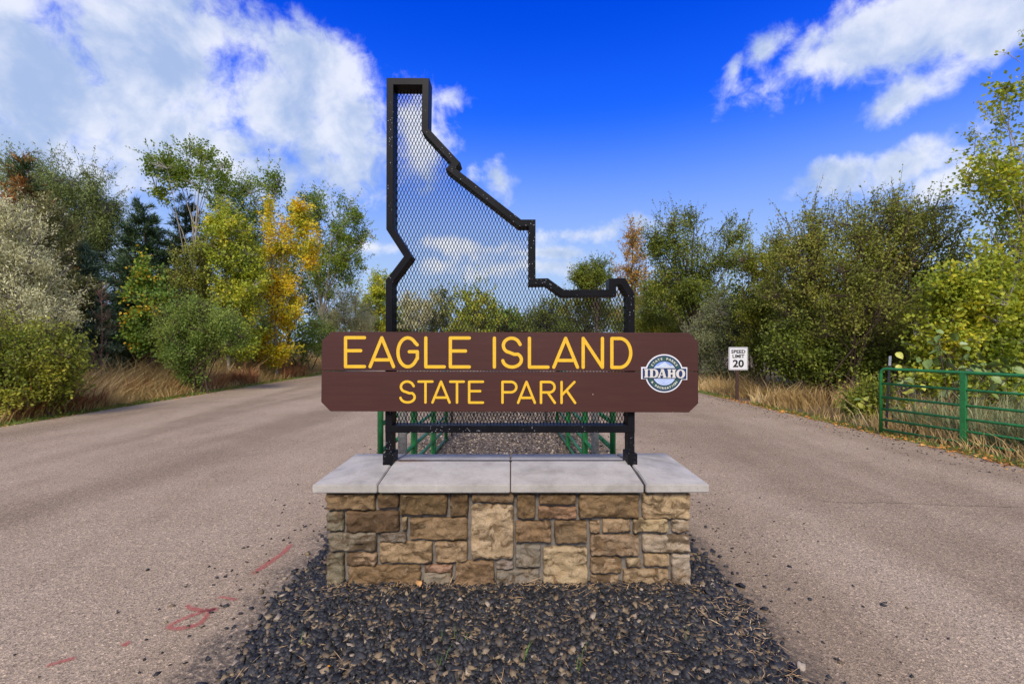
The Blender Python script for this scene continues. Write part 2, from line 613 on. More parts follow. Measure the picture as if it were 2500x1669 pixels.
def spray_mat():
    m, n, b, out = new_mat('red_spray_paint')
    co = n.new('ShaderNodeTexCoord').outputs['Object']
    b.inputs['Base Color'].default_value = (0.46, 0.10, 0.085, 1)
    b.inputs['Roughness'].default_value = 0.8
    at = n.new('ShaderNodeAttribute', attribute_name='cover').outputs['Fac']
    gr = n.noise(co, 75, 5, 0.75)
    a = n.m('MULTIPLY', n.rng(n.m('ADD', at, n.m('MULTIPLY', n.m('SUBTRACT', gr, 0.5), 3.2)), 0.2, 1.0), 0.58)
    tr = n.new('ShaderNodeBsdfTransparent')
    ms = n.new('ShaderNodeMixShader')
    n.l.new(a, ms.inputs[0])
    n.l.new(tr.outputs[0], ms.inputs[1])
    n.l.new(b.outputs[0], ms.inputs[2])
    n.l.new(ms.outputs[0], out.inputs[0])
    return m


M = {}
M['asphalt'] = asphalt_mat()
M['soil'] = ground_mat()
M['stone'] = stone_mat()
M['concrete'] = concrete_mat()
M['black'] = black_paint_mat()
M['board'] = board_mat()
M['spray'] = spray_mat()
M['mortar'] = plain('grey_mortar', (0.185, 0.165, 0.145), 0.95, var=0.16, scale=25, bump=0.6, bscale=120, spec=0.1)
M['yellow'] = plain('yellow_sign_paint', (0.76, 0.45, 0.018), 0.5, var=0.05, scale=30)
M['mesh'] = plain('black_expanded_metal', (0.010, 0.0095, 0.010), 0.55, var=0.2, scale=10, spec=0.2)
M['green'] = plain('green_gate_paint', (0.018, 0.165, 0.042), 0.38, var=0.14, scale=14)
M['wood'] = plain('weathered_grey_post', (0.22, 0.21, 0.19), 0.9, var=0.25, scale=30, bump=0.6, bscale=40)
M['postbrown'] = plain('brown_sign_post', (0.05, 0.022, 0.015), 0.6, var=0.15)
M['white'] = plain('white_sign_face', (0.72, 0.72, 0.73), 0.4, var=0.03)
M['ink'] = plain('black_sign_ink', (0.012, 0.012, 0.014), 0.5, var=0.1)
M['navy'] = plain('navy_emblem', (0.010, 0.030, 0.110), 0.4, var=0.06)
M['egreen'] = plain('green_emblem_ring', (0.028, 0.085, 0.070), 0.4, var=0.06)
M['eblue'] = plain('light_blue_emblem', (0.24, 0.36, 0.70), 0.4, var=0.05)
M['epale'] = plain('pale_blue_emblem', (0.50, 0.60, 0.80), 0.4, var=0.05)
M['esnow'] = plain('grey_white_emblem', (0.55, 0.60, 0.64), 0.4, var=0.06)
M['ecream'] = plain('cream_emblem_letters', (0.62, 0.60, 0.53), 0.4, var=0.04)
M['steel'] = plain('dark_steel_post', (0.03, 0.032, 0.034), 0.5, metallic=0.3, var=0.2)
M['chips'] = gravel_mat('slate_chips', [(0.0, (0.010, 0.0105, 0.012)), (0.45, (0.022, 0.023, 0.0265)), (0.72, (0.042, 0.041, 0.043)), (0.80, (0.080, 0.066, 0.050)),
                                       (0.90, (0.145, 0.100, 0.055)), (0.97, (0.24, 0.175, 0.10)), (1.0, (0.36, 0.30, 0.23))])
M['chips_tan'] = gravel_mat('tan_gravel', [(0.0, (0.03, 0.026, 0.022)), (0.4, (0.10, 0.078, 0.055)), (0.75, (0.26, 0.19, 0.12)), (1.0, (0.48, 0.40, 0.30))])
M['gravel_bed'] = plain('gravel_bed', (0.030, 0.027, 0.025), 0.95, var=0.3, scale=80, bump=0.8, bscale=90)
M['gravel_bed_tan'] = plain('gravel_bed_tan', (0.13, 0.095, 0.065), 0.95, var=0.35, scale=70, bump=0.9, bscale=60)
M['straw'] = leaf_mat('dry_grass', [(0.0, (0.085, 0.060, 0.022)), (0.12, (0.13, 0.105, 0.034)), (0.3, (0.19, 0.125, 0.048)), (0.55, (0.30, 0.205, 0.080)), (0.8, (0.38, 0.285, 0.135)), (1.0, (0.45, 0.37, 0.21))], 0.25, nscale=0.6, namp=0.6, gain=1.8)
M['rustweed'] = leaf_mat('rust_weeds', [(0.0, (0.09, 0.035, 0.018)), (0.5, (0.22, 0.095, 0.04)), (1.0, (0.36, 0.19, 0.08))], 0.25)
M['verge'] = leaf_mat('green_verge', [(0.0, (0.05, 0.08, 0.015)), (0.6, (0.12, 0.16, 0.03)), (1.0, (0.28, 0.24, 0.08))], 0.3)
M['litter'] = leaf_mat('fallen_leaves', [(0.0, (0.18, 0.07, 0.02)), (0.4, (0.40, 0.16, 0.04)), (0.7, (0.52, 0.28, 0.06)), (1.0, (0.45, 0.34, 0.17))], 0.2)
M['twig'] = leaf_mat('dry_twigs', [(0.0, (0.12, 0.07, 0.035)), (0.6, (0.34, 0.22, 0.11)), (1.0, (0.5, 0.38, 0.22))], 0.0)
M['sprout'] = leaf_mat('sprouts', [(0.0, (0.05, 0.11, 0.02)), (1.0, (0.16, 0.26, 0.05))], 0.3)
M['bark_grey'] = bark_mat('grey_bark', (0.17, 0.15, 0.125))
M['bark_brown'] = bark_mat('brown_bark', (0.085, 0.060, 0.042))
M['bark_pale'] = bark_mat('pale_bark', (0.30, 0.27, 0.22))
M['bark_red'] = bark_mat('reddish_bark', (0.20, 0.115, 0.085))
LEAF = {
    'poplar': leaf_mat('poplar_leaves', [(0.0, (0.045, 0.080, 0.010)), (0.45, (0.115, 0.170, 0.018)), (0.75, (0.20, 0.245, 0.028)), (1.0, (0.34, 0.32, 0.04))]),
    'gold': leaf_mat('gold_leaves', [(0.0, (0.11, 0.17, 0.02)), (0.28, (0.24, 0.26, 0.03)), (0.46, (0.42, 0.37, 0.02)), (0.75, (0.52, 0.385, 0.015)), (1.0, (0.52, 0.33, 0.012))], 0.42, nscale=1.3, namp=0.8),
    'willow': leaf_mat('willow_leaves', [(0.0, (0.06, 0.085, 0.02)), (0.5, (0.13, 0.165, 0.045)), (1.0, (0.25, 0.27, 0.09))], 0.3),
    'yellowgreen': leaf_mat('yellowgreen_leaves', [(0.0, (0.060, 0.110, 0.014)), (0.35, (0.18, 0.23, 0.024)), (0.65, (0.33, 0.34, 0.03)), (0.85, (0.48, 0.38, 0.022)), (1.0, (0.62, 0.42, 0.02))], 0.4),
    'sage': leaf_mat('sage_leaves', [(0.0, (0.19, 0.19, 0.09)), (0.4, (0.33, 0.32, 0.17)), (0.75, (0.47, 0.45, 0.27)), (1.0, (0.58, 0.55, 0.36))], 0.2),
    'olive': leaf_mat('olive_leaves', [(0.0, (0.06, 0.075, 0.03)), (0.5, (0.135, 0.15, 0.065)), (1.0, (0.27, 0.26, 0.14))], 0.25),
    'elm': leaf_mat('elm_leaves', [(0.0, (0.050, 0.085, 0.018)), (0.5, (0.145, 0.205, 0.040)), (0.85, (0.27, 0.31, 0.065)), (1.0, (0.28, 0.27, 0.06))]),
    'bushgreen': leaf_mat('bush_leaves', [(0.0, (0.04, 0.065, 0.010)), (0.4, (0.13, 0.16, 0.02)), (0.75, (0.29, 0.28, 0.035)), (1.0, (0.52, 0.43, 0.05))]),
    'brownish': leaf_mat('brownish_leaves', [(0.0, (0.05, 0.062, 0.012)), (0.4, (0.145, 0.165, 0.028)), (0.7, (0.25, 0.255, 0.045)), (0.92, (0.27, 0.20, 0.05)), (1.0, (0.32, 0.18, 0.05))]),
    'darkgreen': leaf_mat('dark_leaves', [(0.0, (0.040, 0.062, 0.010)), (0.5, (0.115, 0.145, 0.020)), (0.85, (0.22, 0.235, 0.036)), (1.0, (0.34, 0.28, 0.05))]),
    'pine': leaf_mat('pine_needles', [(0.0, (0.014, 0.030, 0.014)), (0.5, (0.034, 0.062, 0.026)), (1.0, (0.080, 0.110, 0.045))], 0.12),
    'rustpine': leaf_mat('rust_pine_needles', [(0.0, (0.018, 0.042, 0.018)), (0.45, (0.045, 0.075, 0.026)), (0.62, (0.16, 0.095, 0.03)), (0.8, (0.34, 0.135, 0.03)), (1.0, (0.40, 0.17, 0.05))], 0.12, nscale=0.8, namp=0.75),
    'spruce': leaf_mat('blue_spruce_needles', [(0.0, (0.022, 0.042, 0.026)), (0.5, (0.055, 0.088, 0.058)), (1.0, (0.115, 0.15, 0.10))], 0.12),
    'juniper': leaf_mat('juniper_foliage', [(0.0, (0.05, 0.055, 0.016)), (0.5, (0.115, 0.115, 0.035)), (1.0, (0.22, 0.20, 0.07))], 0.15),
    'maple': leaf_mat('maple_leaves', [(0.0, (0.045, 0.10, 0.018)), (0.66, (0.14, 0.21, 0.028)), (0.76, (0.40, 0.27, 0.02)), (0.9, (0.58, 0.29, 0.015)), (1.0, (0.5, 0.17, 0.02))], 0.35, nscale=1.2, namp=0.55),
    'amber': leaf_mat('amber_leaves', [(0.0, (0.12, 0.085, 0.03)), (0.4, (0.25, 0.15, 0.035)), (0.7, (0.42, 0.24, 0.03)), (1.0, (0.50, 0.32, 0.05))], 0.35),
    'bigleaf': plain('broad_leaf', (0.16, 0.23, 0.045), 0.5, var=0.2, scale=9),
    'bigleaf_pale': plain('broad_leaf_pale', (0.30, 0.37, 0.18), 0.55, var=0.15, scale=9),
    'bigleaf_yellow': plain('broad_leaf_yellow', (0.42, 0.42, 0.05), 0.5, var=0.2, scale=9),
}

# ------------------------------------------------------------------ ground, road, median
rng = np.random.default_rng(7)


def noise1(x, seed=0.0, f=1.0):
    return mnoise.noise(Vector((x * f, seed, 0.37)))


gv = [(-900, -300, -0.012), (900, -300, -0.012), (900, 2200, -0.012), (-900, 2200, -0.012)]
obj('ground', mesh_from('ground', gv, [(0, 1, 2, 3)]), M['soil'], kind='structure')


def road_edges(y):
    """left and right pavement edge at distance y"""
    if y < 26:
        l = -9.95 + 0.022 * (y - 8)
        r = 6.75 - 0.067 * (y - 5) if y < 26 else 5.3
        return l, r
    t = (y - 26)
    l = -9.55 + 0.004 * t * t
    r = 5.34 + 0.004 * t * t
    return l, r


secs = []
for y in np.arange(-30, 26, 0.25):
    l, r = road_edges(y)
    l += 0.05 * noise1(y, 3.1, 1.7) + 0.03 * noise1(y, 9.1, 6)
    r += 0.05 * noise1(y, 5.7, 1.7) + 0.03 * noise1(y, 2.2, 6)
    secs.append(((l, y), (r, y)))
# beyond the sign the two lanes merge and the road bends away to the left
for th in np.linspace(0, math.pi / 2, 28):
    k = min(1.0, th / math.radians(45))
    hw = 7.45 * (1 - k) + 3.4 * k
    cx_, cy_, rr_ = -16.1, 28.0, 14.0
    secs.append(((cx_ + (rr_ - hw) * math.cos(th), cy_ + (rr_ - hw) * math.sin(th)), (cx_ + (rr_ + hw) * math.cos(th), cy_ + (rr_ + hw) * math.sin(th))))
secs.append(((-90.0, 38.6), (-90.0, 45.4)))
rv, rf = [], []
for i, (a_, b_) in enumerate(secs):
    for k in range(9):
        rv.append((a_[0] + (b_[0] - a_[0]) * k / 8, a_[1] + (b_[1] - a_[1]) * k / 8, 0.0))
    if i:
        a = (i - 1) * 9
        for k in range(8):
            rf.append((a + k, a + k + 1, a + k + 10, a + k + 9))
road = obj('road', mesh_from('road', rv, rf), M['asphalt'], kind='structure')


def med_half(y):
    """median edges (left, right)"""
    t = max(0.0, 3.0 - y)
    l = -1.51 + 0.10 * t + 0.05 * t * t
    r = 1.47 - 0.06 * t - 0.03 * t * t
    return l, r


def med_h(x, y):
    l, r = med_half(y)
    e = min(x - l, r - x)
    return 0.004 + 0.045 * max(0.0, min(1.0, e / 0.35))


def median_sheet(name, y0, y1, mat, dz):
    V, Fc = [], []
    yy = np.linspace(y0, y1, int((y1 - y0) / 0.12) + 2)
    nx = 14
    for i, y in enumerate(yy):
        l, r = med_half(y)
        l += 0.05 * noise1(y, 1.3, 2.5)
        r += 0.05 * noise1(y, 4.3, 2.5)
        for k in range(nx + 1):
            x = l + (r - l) * k / nx
            V.append((x, y, med_h(x, y) + dz))
        if i:
            a = (i - 1) * (nx + 1)
            for k in range(nx):
                Fc.append((a + k, a + k + 1, a + k + nx + 2, a + k + nx + 1))
    return obj(name, mesh_from(name, V, Fc, True), mat, kind='structure')


median_sheet('median_bed', 0.9, 3.9, M['gravel_bed'], 0.0)
median_sheet('median_gravel_strip', 3.9, 19.0, M['gravel_bed_tan'], 0.0)


def chips(name, pts, size, mat, flat=0.42, seed=1, label=None, octa=False):
    """angular chips: jittered boxes, joined: nobody could count them"""
    g = np.random.default_rng(seed)
    n = len(pts)
    if octa:
        base = np.array([(1, 0, 0), (0, 1, 0), (-1, 0, 0), (0, -1, 0), (0, 0, 1), (0, 0, -1)], float)
        fc = np.array([(0, 1, 4), (1, 2, 4), (2, 3, 4), (3, 0, 4)], np.int32)
    else:
        base = np.array([(-1, -1, -1), (1, -1, -1), (1, 1, -1), (-1, 1, -1), (-1, -1, 1), (1, -1, 1), (1, 1, 1), (-1, 1, 1)], float)
        fc = np.array([(4, 5, 6, 7), (0, 1, 5, 4), (1, 2, 6, 5), (2, 3, 7, 6), (3, 0, 4, 7)], np.int32)
    k = len(base)
    V = np.repeat(base[None], n, 0) * (1 + g.uniform(-0.55, 0.35, (n, k, 3)))
    sc = size * np.exp(np.clip(g.normal(0, 0.38, (n, 1)), -1.1, 0.62))
    V = V * (sc * np.concatenate([np.ones((n, 1)), g.uniform(.5, .95, (n, 1)), flat * g.uniform(.5, 1.3, (n, 1))], 1))[:, None, :]
    # random tilt and heading
    ax = g.normal(0, 0.38, n)
    ay = g.normal(0, 0.38, n)
    az = g.uniform(0, 2 * np.pi, n)
    c, s = np.cos(ax)[:, None], np.sin(ax)[:, None]
    V = np.stack([V[..., 0], V[..., 1] * c - V[..., 2] * s, V[..., 1] * s + V[..., 2] * c], -1)
    c, s = np.cos(ay)[:, None], np.sin(ay)[:, None]
    V = np.stack([V[..., 0] * c + V[..., 2] * s, V[..., 1], -V[..., 0] * s + V[..., 2] * c], -1)
    c, s = np.cos(az)[:, None], np.sin(az)[:, None]
    V = np.stack([V[..., 0] * c - V[..., 1] * s, V[..., 0] * s + V[..., 1] * c, V[..., 2]], -1)
    V = V + np.asarray(pts)[:, None, :]
    Fc = fc[None] + (np.arange(n) * k)[:, None, None]
    rnd = np.repeat(g.uniform(0, 1, n), len(fc))
    me = np_mesh(name, V.reshape(-1, 3), Fc.reshape(-1, fc.shape[1]), {'rnd': rnd})
    return obj(name, me, mat, kind='stuff')


# slate chips in front of and beside the wall
pts = []
tries = rng.uniform((-1.75, 1.15), (1.75, 3.9), (56000, 2))
for x, y in tries:
    l, r = med_half(y)
    l += 0.06 * noise1(y, 1.3, 2.5) + 0.04 * noise1(y, 7.7, 9)
    r += 0.06 * noise1(y, 4.3, 2.5) + 0.04 * noise1(y, 6.7, 9)
    e = min(x - l, r - x)
    if y > 3.06 and abs(x) < 1.2:
        continue
    if e < 0:
        if rng.random() > 0.09 * math.exp(e / 0.05):
            continue
        z = 0.008
    else:
        if e < 0.10 and rng.random() > 0.35 + e * 5:
            continue
        z = med_h(x, y) + rng.uniform(0.0, 0.014)
    pts.append((x, y, z))
print('front chips', len(pts))
o = chips('slate_gravel', pts, 0.0128, M['chips'], flat=0.34, seed=3)
o['label'] = 'dark slate chips mixed with tan stones around the stone base'

pts = []
for x, y in rng.uniform((-1.5, 3.8), (1.5, 12), (24000, 2)):
    l, r = med_half(y)
    if min(x - l, r - x) < 0.02:
        continue
    pts.append((x, y, med_h(x, y) + rng.uniform(0, 0.012)))
o = chips('tan_gravel', pts, 0.017, M['chips_tan'], flat=0.6, seed=5, octa=True)
o['label'] = 'tan pea gravel on the median behind the sign'


# ------------------------------------------------------------------ stone base
base = thing('stone_sign_base', 'low tan stone wall with pale concrete cap carrying the park sign', 'stone wall', (0, 3.36, 0))
base_off = Vector((0, -3.36, 0))


def sub(o, root):
    """geometry is in world coordinates; place it under its root"""
    o.location = -Vector(root.location)
    return o


YW = 3.0      # plane of the stone faces
WX0, WX1 = (797 - CX) * YW / F, (1687 - CX) * YW / F
YB = 3.72
CAPB = 0.670
mort = sub(box('mortar_core', WX0 + 0.03, WX1 - 0.03, YW + 0.03, YB - 0.03, -0.01, CAPB - 0.001, M['mortar'], base), base)

C1 = [  # x0,y0,x1,y1 in first zoom (origin 740,1090; 0.236 px), colour index
    (232, 482, 742, 660, 1), (768, 485, 985, 640, 0), (1000, 485, 1488, 705, 0), (1518, 485, 1705, 722, 0), (1742, 485, 2182, 585, 1),
    (243, 680, 415, 872, 3), (440, 670, 990, 885, 0), (1012, 730, 1072, 868, 2), (1100, 740, 1703, 962, 1), (1735, 605, 2178, 1165, 4),
    (260, 890, 755, 1078, 3), (788, 893, 1065, 988, 3), (785, 990, 1335, 1208, 2), (1365, 985, 1700, 1200, 2),
    (240, 1105, 418, 1458, 3), (448, 1105, 755, 1230, 2), (460, 1235, 1213, 1460, 1), (1250, 1228, 1540, 1305, 5), (1243, 1312, 1540, 1460, 3),
    (1575, 1190, 1975, 1440, 1), (1992, 1195, 2178, 1262, 3), (1995, 1280, 2446, 1446, 3)]
C2 = [
    (135, 490, 330, 742, 0), (365, 490, 752, 603, 1), (358, 630, 757, 752, 5), (778, 490, 1400, 738, 1), (1440, 480, 1930, 745, 4),
    (118, 775, 493, 990, 1), (525, 770, 862, 1000, 1), (890, 770, 1000, 897, 2), (1022, 752, 1313, 892, 2), (1340, 745, 1705, 885, 4), (1742, 755, 1925, 890, 6),
    (897, 915, 1408, 1130, 2), (1435, 920, 1925, 1095, 6), (118, 1025, 382, 1250, 3), (410, 1040, 870, 1435, 4),
    (900, 1150, 1225, 1310, 2), (1272, 1160, 1425, 1250, 4), (1455, 1115, 1715, 1245, 2), (900, 1340, 1195, 1442, 2),
    (1238, 1275, 1708, 1440, 2), (1745, 1115, 1935, 1432, 6)]
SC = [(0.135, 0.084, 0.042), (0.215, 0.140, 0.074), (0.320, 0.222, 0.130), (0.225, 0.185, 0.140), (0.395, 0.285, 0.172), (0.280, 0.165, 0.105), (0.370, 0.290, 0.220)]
srng = random.Random(5)


def stone(x0, x1, z0, z1, origin, xd, nd, proud, ci, seed, depth=0.05):
    """rock-faced stone: x along xd, z up, face towards nd, at origin + x*xd"""
    w, h = x1 - x0, z1 - z0
    nx = max(7, min(26, int(w / 0.0095)))
    nz = max(7, min(22, int(h / 0.0095)))
    V, Fc = [], []
    xd, nd = Vector(xd), Vector(nd)
    sx = seed * 3.17
    rad = min(w, h) * 0.10

    def pos(u, v, lift, n):
        # rounded and slightly wavering outline
        x, z = u * w, v * h
        dx = max(0, rad - min(x, w - x))
        dz = max(0, rad - min(z, h - z))
        if dx > 0 and dz > 0:
            k = math.hypot(dx, dz)
            if k > rad:
                f = rad / k
                x += (dx - dx * f) * (1 if x < w / 2 else -1)
                z += (dz - dz * f) * (1 if z < h / 2 else -1)
        eu = 1 - min(u, 1 - u) * 2
        ev = 1 - min(v, 1 - v) * 2
        x += 0.006 * mnoise.noise(Vector((sx, v * h * 30, 1 + round(u)))) * eu
        z += 0.007 * mnoise.noise(Vector((u * w * 26, sx, 3 + round(v)))) * ev
        return Vector(origin) + xd * (x0 + x) + Vector((0, 0, z0 + z)) + nd * lift

    for j in range(nz + 1):
        for i in range(nx + 1):
            # crowd the samples near the border, where the face rolls over
            u = 0.5 - 0.5 * math.cos(math.pi * i / nx) * 0.55 - 0.45 * (0.5 - i / nx)
            v = 0.5 - 0.5 * math.cos(math.pi * j / nz) * 0.55 - 0.45 * (0.5 - j / nz)
            u = min(max(u, 0), 1)
            v = min(max(v, 0), 1)
            e = min(u * w, (1 - u) * w, v * h, (1 - v) * h)
            roll = min(1.0, e / 0.0075)
            roll = math.sqrt(max(0.0, 1 - (1 - roll) ** 2))
            q = Vector((u * w * 16, v * h * 16, sx))
            rough = mnoise.noise(q) * 0.6 + mnoise.noise(q * 2.3) * 0.4 + abs(mnoise.noise(q * 1.2 + Vector((5, 5, 5)))) * 0.9
            chis = mnoise.cell(Vector((u * w * 13 + sx, v * h * 17, sx))) 
            lift = (proud * 0.60) * roll + (0.021 * rough + 0.004 * chis + 0.020 * (0.5 - abs(mnoise.noise(Vector((u * w * 9 + sx, v * h * 24, sx * 2))))) + 0.008 * mnoise.noise(q * 4.7)) * (0.2 + 0.8 * roll) - 0.006
            V.append(pos(u, v, lift, 0))
    for j in range(nz):
        for i in range(nx):
            a = j * (nx + 1) + i
            Fc.append((a, a + 1, a + nx + 2, a + nx + 1))
    ring = [i for i in range(nx + 1)] + [j * (nx + 1) + nx for j in range(1, nz + 1)] + [nz * (nx + 1) + i for i in range(nx - 1, -1, -1)] + [j * (nx + 1) for j in range(nz - 1, 0, -1)]
    b0 = len(V)
    for k in ring:
        V.append(V[k] - nd * depth)
    L = len(ring)
    for k in range(L):
        Fc.append((ring[(k + 1) % L], ring[k], b0 + k, b0 + (k + 1) % L))
    Fc.append(tuple(b0 + k for k in range(L - 1, -1, -1)))
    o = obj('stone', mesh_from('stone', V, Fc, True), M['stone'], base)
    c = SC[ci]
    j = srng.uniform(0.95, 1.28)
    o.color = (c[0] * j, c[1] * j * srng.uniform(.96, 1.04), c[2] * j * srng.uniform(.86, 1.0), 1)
    sub(o, base)
    return o


sid = 0
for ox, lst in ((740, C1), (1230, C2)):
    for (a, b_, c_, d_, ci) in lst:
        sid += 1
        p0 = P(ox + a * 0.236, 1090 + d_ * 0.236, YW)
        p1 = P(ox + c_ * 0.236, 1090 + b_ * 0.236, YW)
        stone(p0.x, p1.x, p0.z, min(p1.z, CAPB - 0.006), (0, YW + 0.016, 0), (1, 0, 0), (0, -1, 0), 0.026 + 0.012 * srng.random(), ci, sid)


def side_stones(length, origin, xd, nd):
    global sid
    z = 0.03
    while z < CAPB - 0.05:
        hgt = min(srng.choice([0.085, 0.11, 0.14]), CAPB - 0.01 - z)
        x = 0.012
        while x < length - 0.05:
            wd = min(srng.uniform(0.12, 0.3), length - 0.012 - x)
            if length - 0.012 - (x + wd) < 0.07:
                wd = length - 0.012 - x
            sid += 1
            stone(x, x + wd, z, z + hgt - 0.016, origin, xd, nd, 0.028, srng.choice([1, 2, 2, 3, 4]), sid)
            x += wd + 0.016
        z += hgt


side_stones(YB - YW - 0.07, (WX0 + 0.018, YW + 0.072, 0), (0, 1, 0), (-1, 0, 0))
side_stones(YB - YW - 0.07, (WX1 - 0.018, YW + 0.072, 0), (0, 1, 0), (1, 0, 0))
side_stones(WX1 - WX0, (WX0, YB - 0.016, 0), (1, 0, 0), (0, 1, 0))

# cap slabs (pitched to a ridge)
YF, YBK, YR = 2.95, 3.775, 3.37
CX0, CX1 = (762 - CX) * YF / F, (1731 - CX) * YF / F
JL, JM, JR = -0.872, -0.010, 0.858
ZF, ZR = 0.724, 0.772


def cap_z(x, y, x0=CX0, x1=CX1):
    t = 1 - abs(y - YR) / (YR - YF if y < YR else YBK - YR)
    e = min(1.0, max(0.0, min(x - x0, x1 - x) / 0.40))
    return ZF + (ZR - ZF) * max(0.0, min(t, e))


def cap_slab(x0, x1, y0, y1, dz=0.0, tilt=0.0, shift=0.0, wob=0):
    bm = bmesh.new()
    nx, ny = 10, 8
    top, bot = {}, {}
    for j in range(ny + 1):
        for i in range(nx + 1):
            x = x0 + (x1 - x0) * i / nx
            y = y0 + (y1 - y0) * j / ny
            w = 0.0
            if wob and i == 0:
                w = 0.010 * mnoise.noise(Vector((y * 9, 2.2, wob))) + 0.006 * mnoise.noise(Vector((y * 31, 2.2, wob)))
            z = cap_z(x, y) + dz + tilt * (x - x0)
            top[i, j] = bm.verts.new((x + w + shift, y, z))
            if i in (0, nx) or j in (0, ny):
                bot[i, j] = bm.verts.new((x + w + shift, y, CAPB + dz + tilt * (x - x0)))
    for j in range(ny):
        for i in range(nx):
            bm.faces.new((top[i, j], top[i + 1, j], top[i + 1, j + 1], top[i, j + 1]))
    ring = [(i, 0) for i in range(nx)] + [(nx, j) for j in range(ny)] + [(i, ny) for i in range(nx, 0, -1)] + [(0, j) for j in range(ny, 0, -1)]
    for k in range(len(ring)):
        a, b = ring[k], ring[(k + 1) % len(ring)]
        bm.faces.new((top[b], top[a], bot[a], bot[b]))
    bm.faces.new([bot[r] for r in reversed(ring)])
    bmesh.ops.recalc_face_normals(bm, faces=list(bm.faces))
    edges = [e for e in bm.edges if len(e.link_faces) == 2 and e.calc_face_angle() > 0.6]
    bmesh.ops.bevel(bm, geom=edges, offset=0.006, segments=2, affect='EDGES')
    me = bpy.data.meshes.new('cap_slab')
    bm.to_mesh(me)
    bm.free()
    return sub(obj('cap_slab', me, M['concrete'], base), base)


g = 0.0035
cap_slab(CX0, JL - g, YF, YBK)
cap_slab(JL + g, JM - g, YF + 0.001, YR - 0.004)
cap_slab(JL + g, JM - g, YR + 0.004, YBK, -0.003)
cap_slab(JM + g, JR - g, YF + 0.002, YR - 0.004, 0.001)
cap_slab(JM + g, JR - g, YR + 0.004, YBK, -0.002)
sub(box('gap_shadow_strip', JL + 0.03, JR - 0.03, YR - 0.0035, YR + 0.0035, 0.70, ZR + 0.0045, M['ink'], base), base)  # dark strip added in place of the shadow line in the ridge gap
o = cap_slab(JR + 0.012, CX1, YF - 0.006, YBK, 0.004, 0.004, 0.0, wob=3)
o['label'] = 'end slab of the cap, split away along a ragged crack'

# ------------------------------------------------------------------ steel sign
YS = 3.30
SD = 0.128
sign = thing('park_sign', 'tall black steel state outline sign with mesh and brown boards on stone base', 'sign', (0.0, 3.36, 0.775))
OUT_PX = [(943.6, 190), (1047.7, 190.5), (1046, 313), (1124, 397), (1112, 410.5), (1272, 535.6), (1307.5, 535.6), (1307.5, 679.5),
          (1338, 679), (1377, 707), (1487.5, 706.5), (1487.5, 679.5), (1527, 678), (1550, 719), (1550, 1056), (940, 1056), (941.5, 684), (985.5, 626), (942.8, 559.6)]
outer = [Vector((P(a, b, YS).x, P(a, b, YS).z)) for a, b in OUT_PX]


def offset_poly(poly, d):
    """inward for a clockwise polygon"""
    n = len(poly)
    res = []
    for i in range(n):
        p0, p1, p2 = poly[i - 1], poly[i], poly[(i + 1) % n]
        e1 = (p1 - p0).normalized()
        e2 = (p2 - p1).normalized()
        n1 = Vector((e1.y, -e1.x))
        n2 = Vector((e2.y, -e2.x))
        b = (n1 + n2)
        k = 1 + n1.dot(n2)
        res.append(p1 + b / k * d)
    return res


inner = offset_poly(outer, 0.0505)
lip = 0.003


def ring_mesh(name, outer, inner, y0, y1):
    n = len(outer)
    oi, ii = offset_poly(outer, lip), offset_poly(inner, -lip)
    loops = [(outer, y0 + lip), (oi, y0), (ii, y0), (inner, y0 + lip), (inner, y1 - lip), (ii, y1), (oi, y1), (outer, y1 - lip)]
    V, Fc = [], []
    for lp, y in loops:
        V += [(p.x, y, p.y) for p in lp]
    L = len(loops)
    for k in range(L):
        for i in range(n):
            j = (i + 1) % n
            k2 = (k + 1) % L
            Fc.append((k * n + j, k * n + i, k2 * n + i, k2 * n + j))
    bm = bmesh.new()
    bm.from_mesh(mesh_from(name, V, Fc))
    return bm_mesh(bm, name)


sub(obj('outline_frame', ring_mesh('outline_frame', outer, inner, YS, YS + SD), M['black'], sign), sign)
# legs below the bottom rail, in their sleeves
zr = P(0, 1056, YS).z
for (a, b_, fa, fb) in ((940, 956, 935.5, 960), (1535, 1550, 1532, 1555)):
    xa, xb = P(a, 0, YS).x, P(b_, 0, YS).x
    sub(box('leg', xa, xb, YS + 0.006, YS + SD - 0.006, 0.745, zr - 0.0006, M['black'], sign, 0.003), sign)
    xa, xb = P(fa, 0, YS).x, P(fb, 0, YS).x
    sub(box('leg_sleeve', xa, xb, YS - 0.014, YS + SD + 0.014, 0.742, 0.842, M['black'], sign, 0.003), sign)

# expanded metal: flat strands crossing in diamonds, clipped to the outline
inn2 = offset_poly(outer, 0.044)
YM = YS + SD - 0.022
PW, PH = 0.0249, 0.0571
bmx = bmesh.new()


def clip_line(p, d):
    ts = []
    n = len(inn2)
    for i in range(n):
        a, b = inn2[i], inn2[(i + 1) % n]
        e = b - a
        den = d.x * e.y - d.y * e.x
        if abs(den) < 1e-9:
            continue
        t = ((a.x - p.x) * e.y - (a.y - p.y) * e.x) / den
        s = ((a.x - p.x) * d.y - (a.y - p.y) * d.x) / den
        if 0 <= s < 1:
            ts.append(t)
    ts.sort()
    return [(ts[i], ts[i + 1]) for i in range(0, len(ts) - 1, 2)]


